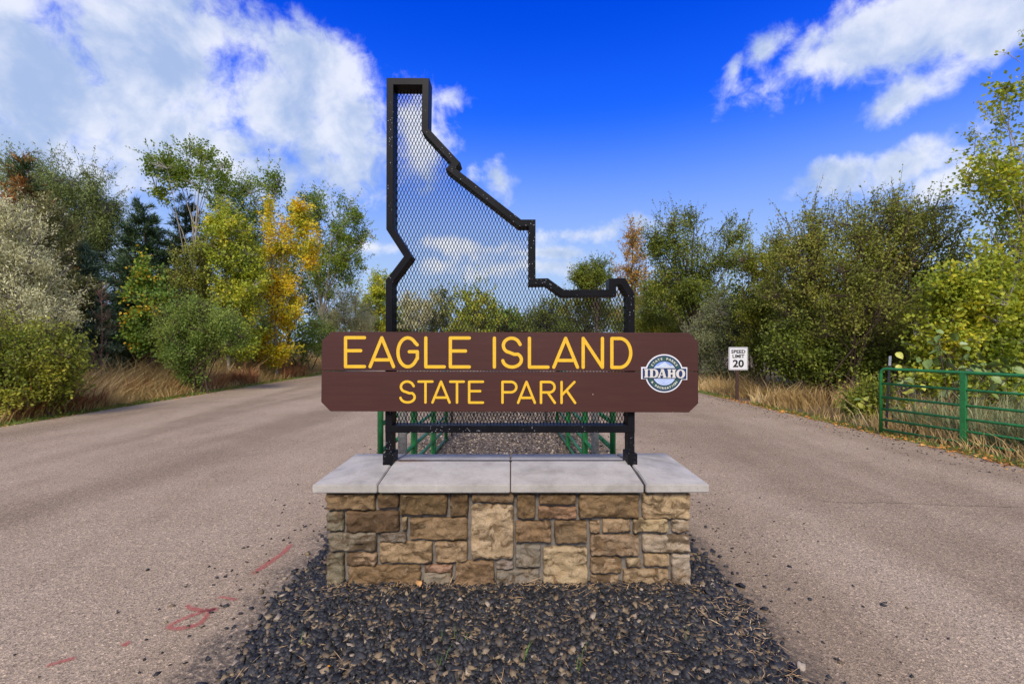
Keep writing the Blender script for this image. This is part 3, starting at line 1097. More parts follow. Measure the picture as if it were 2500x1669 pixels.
minx, maxx = min(p.x for p in inn2), max(p.x for p in inn2)
minz, maxz = min(p.y for p in inn2), max(p.y for p in inn2)
for sgn in (1, -1):
    d = Vector((PW * sgn, PH)).normalized()
    side = Vector((-d.y, d.x))
    span = (maxz - minz) * PW / PH
    x = minx - (span if sgn > 0 else 0)
    while x < maxx + (span if sgn < 0 else 0):
        pz = Vector((x, minz))
        for t0, t1 in clip_line(pz, d):
            if t1 - t0 < 0.004:
                continue
            a, b = pz + d * t0, pz + d * t1
            hw = 0.0020
            y0 = YM + (0.0 if sgn > 0 else 0.0012)
            vs = []
            for q in (a, b):
                for (s_, y_) in ((-hw, y0), (hw, y0), (hw, y0 + 0.004), (-hw, y0 + 0.004)):
                    vs.append(bmx.verts.new((q.x + side.x * s_, y_, q.y + side.y * s_)))
            for f in ((0, 1, 5, 4), (1, 2, 6, 5), (2, 3, 7, 6), (3, 0, 4, 7)):
                bmx.faces.new([vs[i] for i in f])
        x += PW
def inside(x, z):
    c = False
    n = len(inn2)
    for i in range(n):
        a, b = inn2[i], inn2[(i + 1) % n]
        if (a.y > z) != (b.y > z) and x < (b.x - a.x) * (z - a.y) / (b.y - a.y) + a.x:
            c = not c
    return c


# the thicker bonds where strands meet
span = (maxz - minz) * PW / PH
for iz in range(int((maxz - minz) / (PH / 2)) + 1):
    z = minz + iz * PH / 2
    off_a = (minx - span) + iz * PW / 2
    off_b = minx - iz * PW / 2
    # crossings of the two families: positions where both have a line
    kx = off_a
    while kx < maxx:
        if kx > minx and abs(((kx - off_b) / PW) - round((kx - off_b) / PW)) < 0.5 and inside(kx, z):
            # move to the true crossing half way between neighbours of the other family
            fr = ((kx - off_b) / PW) - round((kx - off_b) / PW)
            xc, zc = kx - fr * PW / 2, z - fr * PH / 2
            vs = [bmx.verts.new((xc + a, YM - 0.0008, zc + b)) for a, b in ((-0.0042, 0), (0, -0.0085), (0.0042, 0), (0, 0.0085))]
            bmx.faces.new(vs)
        kx += PW
o = sub(obj('mesh_panel', bm_mesh(bmx, 'mesh_panel'), M['mesh'], sign), sign)
o['label'] = 'black expanded metal mesh in small diamonds'

# boards
YBD = 3.255
TH = 0.038
ROT = 0.0028   # the boards hang a touch low on the right


def BD(px, py):
    p = P(px, py, YBD)
    return p.x, p.z


def prism(name, poly, y0, y1, mat, parent, bevel=0.0, root=None):
    """poly (x,z) extruded from y0 (front) to y1"""
    bm = bmesh.new()
    a = [bm.verts.new((x, y0, z)) for x, z in poly]
    b = [bm.verts.new((x, y1, z)) for x, z in poly]
    n = len(poly)
    bm.faces.new(a)
    bm.faces.new(list(reversed(b)))
    for i in range(n):
        j = (i + 1) % n
        bm.faces.new((a[j], a[i], b[i], b[j]))
    me = bm_mesh(bm, name, bevel, 1)
    o = obj(name, me, mat, parent)
    return o


up = [BD(809, 809.5), BD(1682, 812), BD(1705, 834.5), BD(1704.6, 905.8), BD(785, 903.6), BD(786, 831.5)]
lo = [BD(785, 906.6), BD(1704.6, 908.4), BD(1705, 984), BD(1682, 1006.3), BD(806.5, 1003.5), BD(784, 981)]
board_up = sub(prism('board', up, YBD, YBD + TH, M['board'], sign, 0.002), sign)
board_lo = sub(prism('board', lo, YBD, YBD + TH, M['board'], sign, 0.002), sign)
board_up['label'] = 'upper brown board'
board_lo['label'] = 'lower brown board'


def stroke_letter(name, strokes, width, board, y, mat):
    """round-ended routed strokes; each stroke is a polyline in (x,z)"""
    V, Fc = [], []
    for si, pl in enumerate(strokes):
        pl = [Vector(p) for p in pl]
        r = width / 2
        yy = y - 0.0018 - 0.00022 * si
        L, R = [], []
        n = len(pl)
        for i, p in enumerate(pl):
            t = (pl[min(i + 1, n - 1)] - pl[max(i - 1, 0)]).normalized()
            nn = Vector((-t.y, t.x))
            k = 1.0
            if 0 < i < n - 1:
                t1 = (pl[i] - pl[i - 1]).normalized()
                k = 1 / max(0.5, abs(nn.dot(Vector((-t1.y, t1.x)))))
            L.append(p + nn * r * k)
            R.append(p - nn * r * k)

        def cap(p, t):
            a0 = math.atan2(t.y, t.x)
            return [p + Vector((math.cos(a0 + s), math.sin(a0 + s))) * r for s in np.linspace(-math.pi / 2, math.pi / 2, 9)[1:-1]]
        t0 = (pl[0] - pl[1]).normalized()
        t1 = (pl[-1] - pl[-2]).normalized()
        pts = R + cap(pl[-1], t1) + list(reversed(L)) + cap(pl[0], t0)
        b0 = len(V)
        V += [(q.x, yy, q.y) for q in pts]
        V += [(q.x, y + 0.004, q.y) for q in pts]
        m = len(pts)
        # fill as strips
        for i in range(n - 1):
            Fc.append((b0 + i, b0 + i + 1, b0 + m - len(cap(pl[0], t0)) - 2 - i, b0 + m - len(cap(pl[0], t0)) - 1 - i))
        nc = 7
        Fc.append(tuple([b0 + n - 1] + [b0 + n + i for i in range(nc)] + [b0 + n + nc]))
        Fc.append(tuple([b0 + n + nc + n - 1] + [b0 + 2 * n + nc + i for i in range(nc)] + [b0]))
        for i in range(m):
            j = (i + 1) % m
            Fc.append((b0 + j, b0 + i, b0 + m + i, b0 + m + j))
    bm = bmesh.new()
    bm.from_mesh(mesh_from(name, V, Fc))
    o = obj(name, bm_mesh(bm, name), mat, board)
    return o


def arc(cx, cz, rx, rz, a0, a1, n=14):
    return [(cx + rx * math.cos(math.radians(a0 + (a1 - a0) * i / n)), cz + rz * math.sin(math.radians(a0 + (a1 - a0) * i / n))) for i in range(n + 1)]


GLYPH = {  # in a unit box (stroke centre lines)
    'E': [[(1, 1), (0, 1)], [(0, 1), (0, 0)], [(0, 0), (1, 0)], [(0, .55), (.8, .55)]],
    'A': [[(0, 0), (.5, 1)], [(.5, 1), (1, 0)], [(.22, .235), (.78, .235)]],
    'G': [arc(.5, .5, .5, .5, 33, 300, 30)[0:0] + [(.98, .76)] + arc(.5, .5, .5, .5, 42, 318, 30) + [(.98, .30)], [(.99, .28), (.99, .52)], [(.99, .52), (.58, .52)]],
    'L': [[(0, 1), (0, 0)], [(0, 0), (1, 0)]],
    'I': [[(0, 1), (0, 0)]],
    'S': [[(.93, .78)] + arc(.47, .745, .44, .255, 22, 235, 16) + [(.34, .51), (.62, .44)] + arc(.5, .25, .5, .25, 50, -160, 18) + [(0.0, .22)]],
    'N': [[(0, 0), (0, 1)], [(0, 1), (1, 0)], [(1, 0), (1, 1)]],
    'D': [[(0, 0), (0, 1)], [(0, 1), (.42, 1)] + arc(.42, .5, .58, .5, 84, -84, 22) + [(.42, 0), (0, 0)]],
    'T': [[(0, 1), (1, 1)], [(.5, 1), (.5, 0)]],
    'P': [[(0, 0), (0, 1)], [(0, 1), (.6, 1)] + arc(.6, .75, .4, .25, 84, -84, 16) + [(.6, .5), (0, .5)]],
    'R': [[(0, 0), (0, 1)], [(0, 1), (.6, 1)] + arc(.6, .75, .38, .25, 84, -84, 16) + [(.6, .5), (0, .5)], [(.48, .5), (1, 0)]],
    'K': [[(0, 0), (0, 1)], [(.95, 1), (0, .36)], [(.36, .60), (1, 0)]],
}
ROW1 = [('E', 839.8, 894), ('A', 899.6, 965), ('G', 967.7, 1023.6), ('L', 1035.6, 1088.7), ('E', 1095.6, 1149.8), ('I', 1203, 1211.6), ('S', 1223.5, 1277),
        ('L', 1288.5, 1341.9), ('A', 1348, 1413.9), ('N', 1419.7, 1474.6), ('D', 1489.7, 1543.7)]
ROW2 = [('S', 974.9, 1015.4), ('T', 1019, 1058.8), ('A', 1053, 1100.6), ('T', 1096.3, 1135.3), ('E', 1142.5, 1182), ('P', 1223.8, 1263.6), ('A', 1261.9, 1308.7),
        ('R', 1317.8, 1357.5), ('K', 1368, 1407)]


def row(letters, ytop0, ybot0, sw, board):
    for ch, xa, xb in letters:
        dy = (xa - 840) * 0.0031
        h = sw / 2
        x0, x1, y0, y1 = xa + h, xb - h, ytop0 + dy + h, ybot0 + dy - h
        st = [[BD(x0 + (x1 - x0) * u, y1 + (y0 - y1) * v) for u, v in pl] for pl in GLYPH[ch]]
        stroke_letter('letter', st, sw * YBD / F, board, YBD, M['yellow'])['label'] = 'yellow letter ' + ch


row(ROW1, 820, 898.4, 8.0, board_up)
row(ROW2, 927.5, 984.2, 5.9, board_lo)


# ------------------------------------------------------------------ emblem
def text_mesh(s, size, bold=0.0, sx=1.0):
    cu = bpy.data.curves.new('t', 'FONT')
    cu.body = s
    cu.size = size
    cu.align_x = 'CENTER'
    cu.offset = bold
    cu.extrude = 0.0008
    cu.resolution_u = 3
    to = bpy.data.objects.new('t', cu)
    COL.objects.link(to)
    bpy.context.view_layer.update()
    dg = bpy.context.evaluated_depsgraph_get()
    me = bpy.data.meshes.new_from_object(to.evaluated_get(dg))
    bpy.data.objects.remove(to)
    bpy.data.curves.remove(cu)
    co = np.empty(len(me.vertices) * 3, np.float32)
    me.vertices.foreach_get('co', co)
    co = co.reshape(-1, 3)
    co[:, 0] *= sx
    me.materials.clear()
    return me, co


def set_co(me, co):
    me.vertices.foreach_set('co', np.asarray(co, np.float32).ravel())
    me.update()


emb = obj('emblem', None, None, sign)
emb.location = -Vector(sign.location)
K = 0.0893
EC = (1540 + 908 * K, 840 + 795 * K)


def EP(a, b):          # zoom coordinates -> board plane
    return BD(1540 + a * K, 840 + b * K)


def circ(cx, cy, r, a0=0, a1=360, n=48):
    return [EP(cx + r * math.cos(math.radians(a0 + (a1 - a0) * i / n)), cy - r * math.sin(math.radians(a0 + (a1 - a0) * i / n))) for i in range(n + (0 if a1 - a0 == 360 else 1))]


EX, EY = 908, 795
y = YBD


def epiece(name, poly, lift, mat, label=None):
    o = prism(name, poly, y - lift, y - lift + 0.0012, mat, emb)
    if label:
        o['label'] = label
    return o


prism('backing_disc', circ(EX, EY, 523), y - 0.004, y - 0.0002, M['white'], emb)
prism('backing_bar', [EP(280, 620), EP(1537, 628), EP(1537, 972), EP(280, 952)], y - 0.0043, y - 0.0001, M['white'], emb)
epiece('navy_disc', circ(EX, EY, 488), 0.0054, M['navy'])
epiece('green_ring', circ(EX, EY, 455), 0.0062, M['egreen'])
epiece('inner_disc', circ(EX, EY, 345), 0.0070, M['navy'])
epiece('sky_field', circ(EX, EY, 325, 26, 154), 0.0078, M['eblue'])
epiece('water_field', circ(EX, EY, 325, 206, 334), 0.0078, M['epale'])
epiece('mountain', [EP(*q) for q in ((618, 650), (700, 590), (730, 600), (830, 530), (875, 515), (922, 478), (975, 530), (1030, 560), (1075, 600), (1130, 570), (1200, 650))], 0.0086, M['esnow'])
epiece('mountain_shade', [EP(*q) for q in ((780, 610), (870, 545), (905, 560), (925, 500), (960, 560), (940, 600), (880, 590), (830, 640))], 0.0094, M['epale'])
for wy, x0, x1 in ((965, 660, 1160), (1010, 700, 1130), (1052, 760, 1080), (1085, 820, 1010)):
    topw = [(x0 + (x1 - x0) * i / 24, wy + 9 * math.sin(i * 0.85 + wy)) for i in range(25)]
    botw = [(a, b + 3 + 7 * math.sin(math.pi * i / 24)) for i, (a, b) in enumerate(topw)]
    epiece('wave', [EP(*q) for q in topw + botw[::-1]], 0.0086, M['eblue'])
epiece('name_bar', [EP(318, 655), EP(1505, 662), EP(1505, 938), EP(318, 928)], 0.0102, M['navy'])

SER = {  # slab-serif capitals, unit box, filled polygons (counter drawn as navy piece)
    'I': [[(0, 0), (1, 0), (1, .10), (.82, .15), (.82, .85), (1, .90), (1, 1), (0, 1), (0, .90), (.18, .85), (.18, .15), (0, .10)]],
    'H': [[(0, 0), (.46, 0), (.46, .09), (.38, .13), (.38, .42), (.62, .42), (.62, .13), (.54, .09), (.54, 0), (1, 0), (1, .09), (.92, .13), (.92, .87), (1, .91), (1, 1), (.54, 1), (.54, .91), (.62, .87),
           (.62, .60), (.38, .60), (.38, .87), (.46, .91), (.46, 1), (0, 1), (0, .91), (.08, .87), (.08, .13), (0, .09)]],
}


def rowglyph(x0, x1, y0, y1, poly):
    return [EP(x0 + (x1 - x0) * u, y1 + (y0 - y1) * v) for u, v in poly]


def el(n, cx, cy, rx, ry):
    return [(cx + rx * math.cos(2 * math.pi * i / n), cy + ry * math.sin(2 * math.pi * i / n)) for i in range(n)]


def eletter(polys, holes, box_):
    a, b, c, d = box_
    for i, pl in enumerate(polys):
        epiece('letter', rowglyph(a, b, c, d, pl), 0.0112 + i * 0.0003, M['ecream'])
    for pl in holes:
        epiece('letter_counter', rowglyph(a, b, c, d, pl), 0.0122, M['navy'])


eletter(SER['I'], [], (355, 470, 672, 908))
half = [(0, 0), (.55, 0)] + [(.55 + .45 * math.cos(math.radians(t)), .5 + .5 * math.sin(math.radians(t))) for t in range(-80, 81, 10)] + [(.55, 1), (0, 1), (0, .91), (.10, .86), (.10, .14), (0, .09)]
holeD = [(.40, .14), (.50, .14)] + [(.50 + .20 * math.cos(math.radians(t)), .5 + .36 * math.sin(math.radians(t))) for t in range(-80, 81, 16)] + [(.50, .86), (.40, .86)]
eletter([half], [holeD], (492, 742, 672, 910))
eletter([[(0, 0), (.33, 0), (.33, .08), (.25, .11), (.31, .26), (.60, .26), (.66, .11), (.57, .08), (.57, 0), (1, 0), (1, .08), (.93, .11), (.70, .93), (.66, 1), (.34, 1), (.34, .92), (.40, .90), (.10, .11), (0, .08)]],
        [[(.34, .37), (.57, .37), (.47, .72)]], (718, 968, 674, 914))
eletter(SER['H'], [], (985, 1220, 682, 918))
eletter([el(32, .5, .5, .5, .52)], [el(24, .5, .5, .20, .37)], (1222, 1470, 684, 926))


def ring_text(s, r_mid, a_start, a_end, size, top=True):
    r = r_mid * K * YBD / F
    c = EP(EX, EY)
    n = len(s)
    for i, ch in enumerate(s):
        if ch == ' ':
            continue
        me, co = text_mesh(ch, size, 0.0006, 1.18)
        ang = math.radians(a_start + (a_end - a_start) * i / (n - 1))
        rot = ang - math.pi / 2 if top else ang + math.pi / 2
        x, z = co[:, 0], co[:, 1] - size * 0.36
        X = c[0] + r * math.cos(ang) + x * math.cos(rot) - z * math.sin(rot)
        Z = c[1] + r * math.sin(ang) + x * math.sin(rot) + z * math.cos(rot)
        set_co(me, np.stack([X, y - 0.0075 - co[:, 2], Z], 1))
        obj('lettering', me, M['ecream'], emb)


ring_text('STATE PARKS', 402, 146, 34, 0.0225)
ring_text('& RECREATION', 402, 216, 322, 0.0205, False)


# ------------------------------------------------------------------ gates
GH = [0.085, 0.262, 0.452, 0.662, 0.905, 1.17]


def gate(name, label, A, B, uprights, group=None, near_wide=0.03, sticker=False):
    """tube gate from ground point A to B; uprights = fractions along it"""
    A, B = Vector((A[0], A[1], 0)), Vector((B[0], B[1], 0))
    root = thing(name, label, 'gate', tuple(A), group)
    d = B - A
    L = d.length
    d.normalize()
    rc = 0.09

    def at(s, z):
        return tuple(d * s + Vector((0, 0, z)))
    # outer tube: up one end, along the top, down the other
    pts = [at(0, 0.03), at(0, GH[-1] - rc)] + [at(rc - rc * math.cos(t), GH[-1] - rc + rc * math.sin(t)) for t in np.linspace(0.3, math.pi / 2, 5)]
    pts += [at(L - rc + rc * math.sin(t), GH[-1] - rc + rc * math.cos(t)) for t in np.linspace(0.0, math.pi / 2 - 0.3, 5)] + [at(L, GH[-1] - rc), at(L, 0.03)]
    pipe('outer_tube', pts, 0.027, M['green'], root)
    for z in GH[:-1]:
        pipe('rail', [at(0.02, z), at(L - 0.02, z)], 0.021, M['green'], root)
    nrm = Vector((-d.y, d.x, 0))
    for s in uprights:
        bm = bmesh.new()
        box_bm(bm, -0.038, 0.038, -0.016, 0.016, GH[0] + 0.012, GH[-1] - 0.01)
        me = bm_mesh(bm, 'upright', 0.003, 1)
        for v in me.vertices:
            q = d * (s * L + v.co.x) + nrm * (v.co.y * 1.9)
            v.co = Vector((q.x, q.y, v.co.z))
        obj('upright', me, M['green'], root)
    if sticker:
        a, b = 0.50 * L, 0.56 * L
        V = []
        Fc = []
        for k, s in enumerate((a, b)):
            for t in np.linspace(-0.9, 0.5, 6):
                q = Vector(at(s, GH[-1])) + (-nrm if nrm.x > 0 else nrm) * 0.0278 * math.cos(t) + Vector((0, 0, 0.0278 * math.sin(t)))
                V.append(q)
        for i in range(5):
            Fc.append((i, i + 1, 7 + i, 6 + i))
        obj('sticker', mesh_from('sticker', V, Fc), M['white'], root)
    return root


gate('tube_gate', 'green tube gate swung open along the right road edge, beside broad-leaved bush', (6.63, 8.18), (7.98, 4.55), (0.30, 0.66), 'green tube gates', sticker=True)
gate('tube_gate', 'green tube gate on the left of the median, seen under the sign', (-1.185, 4.1), (-1.064, 7.35), (0.37, 0.70), 'green tube gates')
gate('tube_gate', 'green tube gate on the right of the median, seen under the sign', (0.93, 4.2), (0.80, 8.05), (0.345, 0.68), 'green tube gates')


def round_post(name, label, cat, x, y, r, h, mat, group=None, tiltx=0.0):
    pts = [(0, 0, -0.05), (0, 0, h * 0.5), (tiltx, 0, h - 0.01), (tiltx, 0, h)]
    V, Fq = tube_np(pts, [r, r * 0.98, r * 0.97, r * 0.85], 14)
    faces = [tuple(f) for f in Fq] + [tuple(range(42, 56))]
    o = obj(name, mesh_from(name, V, faces, True), mat, None, (x, y, 0))
    return tag(o, label, cat, group)


round_post('wooden_post', 'weathered grey wooden post beside the left median gate', 'post', -1.082, 4.5, 0.045, 1.0, M['wood'], 'grey gate posts')
round_post('wooden_post', 'weathered grey wooden post beside the right median gate', 'post', 0.822, 4.5, 0.039, 1.0, M['wood'], 'grey gate posts')
round_post('steel_post', 'thin black steel post at the far end of the left median gate', 'post', -1.02, 7.7, 0.02, 0.75, M['steel'], 'thin black posts')
round_post('steel_post', 'thin black steel post at the far end of the right median gate', 'post', 0.62, 8.35, 0.02, 0.75, M['steel'], 'thin black posts')


def t_post(x, y, h, lean):
    root = thing('steel_fence_post', 'black steel fence post leaning behind the end of the right road gate', 'post', (x, y, 0))
    bm = bmesh.new()
    box_bm(bm, -0.022, 0.022, -0.003, 0.003, -0.05, h)
    box_bm(bm, -0.003, 0.003, 0.0035, 0.03, -0.05, h - 0.004)
    me = bm_mesh(bm, 'shaft')
    for v in me.vertices:
        v.co.x += lean * v.co.z
    obj('shaft', me, M['steel'], root)
    bm = bmesh.new()
    box_bm(bm, -0.023, 0.023, -0.0042, 0.0042, h - 0.17, h + 0.004)
    me = bm_mesh(bm, 'pale_tip')
    for v in me.vertices:
        v.co.x += lean * v.co.z
    obj('pale_tip', me, plain('pale_post_tip', (0.25, 0.27, 0.30), 0.5), root)


pq = P(2163, 1056, 8.35)
t_post(pq.x, 8.35, 1.39, 0.055)

# ------------------------------------------------------------------ speed limit sign
sy = 13.1
root = thing('speed_limit_sign', 'small white speed limit 20 sign on brown post at right road edge', 'sign', (P(1802, 0, sy).x, sy, 0))
sub(box('post', P(1796.5, 0, sy).x, P(1804, 0, sy).x, sy, sy + 0.035, -0.05, 1.45, M['postbrown'], root, 0.004), root)


def rrect(x0, x1, z0, z1, r, n=5):
    pts = []
    for cx, cz, a in ((x1 - r, z1 - r, 0), (x0 + r, z1 - r, 90), (x0 + r, z0 + r, 180), (x1 - r, z0 + r, 270)):
        pts += [(cx + r * math.cos(math.radians(a + 90 * i / n)), cz + r * math.sin(math.radians(a + 90 * i / n))) for i in range(n + 1)]
    return pts


pa, pb = P(1778.5, 903, sy), P(1825.5, 847, sy)
sub(prism('panel', rrect(pa.x, pb.x, pa.z, pb.z, 0.03), sy - 0.012, sy - 0.004, M['white'], root), root)
w_, h_ = pb.x - pa.x, pb.z - pa.z
ro, ri = rrect(pa.x + .012, pb.x - .012, pa.z + .012, pb.z - .012, .024), rrect(pa.x + .022, pb.x - .022, pa.z + .022, pb.z - .022, .018)
n_ = len(ro)
V = [(x, sy - 0.0142, z) for x, z in ro] + [(x, sy - 0.0142, z) for x, z in ri]
sub(obj('border', mesh_from('border', V, [(i, (i + 1) % n_, n_ + (i + 1) % n_, n_ + i) for i in range(n_)]), M['ink'], root), root)
for s_, fz, size, bold, sx in (('SPEED', 0.735, 0.135, 0.004, 1.12), ('LIMIT', 0.535, 0.135, 0.004, 1.08), ('20', 0.14, 0.285, 0.009, 1.12)):
    me, co = text_mesh(s_, size, bold, sx)
    set_co(me, np.stack([(pa.x + pb.x) / 2 + co[:, 0], sy - 0.0150 - co[:, 2], pa.z + h_ * fz + co[:, 1]], 1))
    sub(obj('lettering', me, M['ink'], root), root)

# ------------------------------------------------------------------ red marking paint on the left road
def gpt(px, py):
    Y = F * EYE / (py - CY)
    return Vector(((px - CX) * Y / F, Y, 0))


def spray(label, pxs, width):
    pts = [gpt(*p) for p in pxs]
    # smooth resample
    dense = []
    for i in range(len(pts) - 1):
        p0, p1, p2, p3 = pts[max(i - 1, 0)], pts[i], pts[i + 1], pts[min(i + 2, len(pts) - 1)]
        for t in np.linspace(0, 1, 7)[:-1]:
            dense.append(0.5 * ((2 * p1) + (p2 - p0) * t + (2 * p0 - 5 * p1 + 4 * p2 - p3) * t * t + (3 * p1 - p0 - 3 * p2 + p3) * t ** 3))
    dense.append(pts[-1])
    V, Fc, cov = [], [], []
    prof = [(-1, 0.0), (-.5, .75), (0, 1.0), (.5, .75), (1, 0.0)]
    n = len(dense)
    for i, p in enumerate(dense):
        t = (dense[min(i + 1, n - 1)] - dense[max(i - 1, 0)]).normalized()
        s = Vector((-t.y, t.x, 0))
        endf = min(1.0, min(i, n - 1 - i) / 3 + 0.15)
        wv = width * (1 + 0.35 * noise1(i * 0.21, width * 9 + pxs[0][0], 1))
        for u, c in prof:
            q = p + s * u * wv
            V.append((q.x, q.y, 0.004))
            cov.append(c * endf)
        if i:
            a = (i - 1) * 5
            for k in range(4):
                Fc.append((a + k, a + k + 1, a + k + 6, a + k + 5))
    me = mesh_from('paint_mark', V, Fc)
    at = me.attributes.new('cover', 'FLOAT', 'POINT')
    at.data.foreach_set('value', np.array(cov, np.float32))
    tag(obj('paint_mark', me, M['spray']), label, 'paint mark', 'red utility paint marks on the left road')


spray('straight red paint streak on the left road nearest the stone wall', [(714, 1325), (690, 1350), (650, 1378), (610, 1405)], 0.035)
spray('red loop of paint sprayed on the left road', [(455, 1476), (470, 1486), (500, 1490), (525, 1487), (500, 1492), (450, 1510), (412, 1530), (440, 1534), (480, 1525), (500, 1510), (512, 1492), (535, 1487)], 0.026)
spray('short curved red paint dash above the red loop', [(530, 1457), (552, 1459), (582, 1466)], 0.02)
spray('small red paint blob below the red loop', [(296, 1578), (306, 1573), (318, 1570)], 0.028)
spray('faint red paint streak nearest the bottom left corner', [(110, 1626), (150, 1615), (190, 1605)], 0.02)


# ------------------------------------------------------------------ plants
def unit(v):
    return v / (np.linalg.norm(v, axis=-1, keepdims=True) + 1e-9)


def leaf_mesh(name, P0, A, Nn, L, Wd, spray_r, rnd, fold=0.12, flatq=True):
    """leaf diamonds: base P0, axis A, normal Nn, length L, width Wd"""
    n = len(P0)
    Sd = unit(np.cross(A, Nn))
    L = L[:, None]
    Wd = Wd[:, None]
    mid = P0 + A * L * 0.45
    v0 = P0
    v1 = mid + Sd * Wd * 0.5 + Nn * Wd * fold
    v2 = P0 + A * L
    v3 = mid - Sd * Wd * 0.5 + Nn * Wd * fold
    V = np.stack([v0, v1, v2, v3], 1).reshape(-1, 3)
    Fc = (np.arange(n) * 4)[:, None] + np.array([0, 1, 2, 3])[None]
    return np_mesh(name, V, Fc, {'rnd': rnd, 'spray': spray_r})


SPEC = {
    # leaf length, width, leaves per spray, spray radius, droop, leaf material, bark
    'poplar': (0.088, 0.070, 16, 0.26, 0.25, 'poplar', 'bark_pale'),
    'gold': (0.088, 0.070, 17, 0.26, 0.3, 'gold', 'bark_pale'),
    'yellowgreen': (0.088, 0.070, 17, 0.27, 0.25, 'yellowgreen', 'bark_pale'),
    'sage': (0.075, 0.020, 34, 0.22, -0.3, 'sage', 'bark_grey'),
    'olive': (0.075, 0.024, 30, 0.26, -0.1, 'olive', 'bark_grey'),
    'willow': (0.115, 0.034, 26, 0.30, 0.75, 'willow', 'bark_grey'),
    'elm': (0.058, 0.034, 26, 0.24, 0.0, 'elm', 'bark_brown'),
    'bushgreen': (0.060, 0.038, 24, 0.22, 0.0, 'bushgreen', 'bark_brown'),
    'brownish': (0.062, 0.040, 20, 0.22, 0.1, 'brownish', 'bark_brown'),
    'darkgreen': (0.075, 0.048, 22, 0.28, 0.1, 'darkgreen', 'bark_brown'),
    'pine': (0.17, 0.026, 44, 0.10, -0.1, 'pine', 'bark_brown'),
    'rustpine': (0.18, 0.028, 44, 0.10, -0.1, 'rustpine', 'bark_brown'),
    'spruce': (0.11, 0.026, 40, 0.13, 0.1, 'spruce', 'bark_brown'),
    'juniper': (0.085, 0.022, 34, 0.17, -0.35, 'juniper', 'bark_brown'),
    'maple': (0.088, 0.080, 15, 0.22, 0.25, 'maple', 'bark_brown'),
    'amber': (0.075, 0.055, 16, 0.24, 0.2, 'amber', 'bark_brown'),
}
CONIFER = ('pine', 'rustpine', 'spruce')
tree_count = [0]


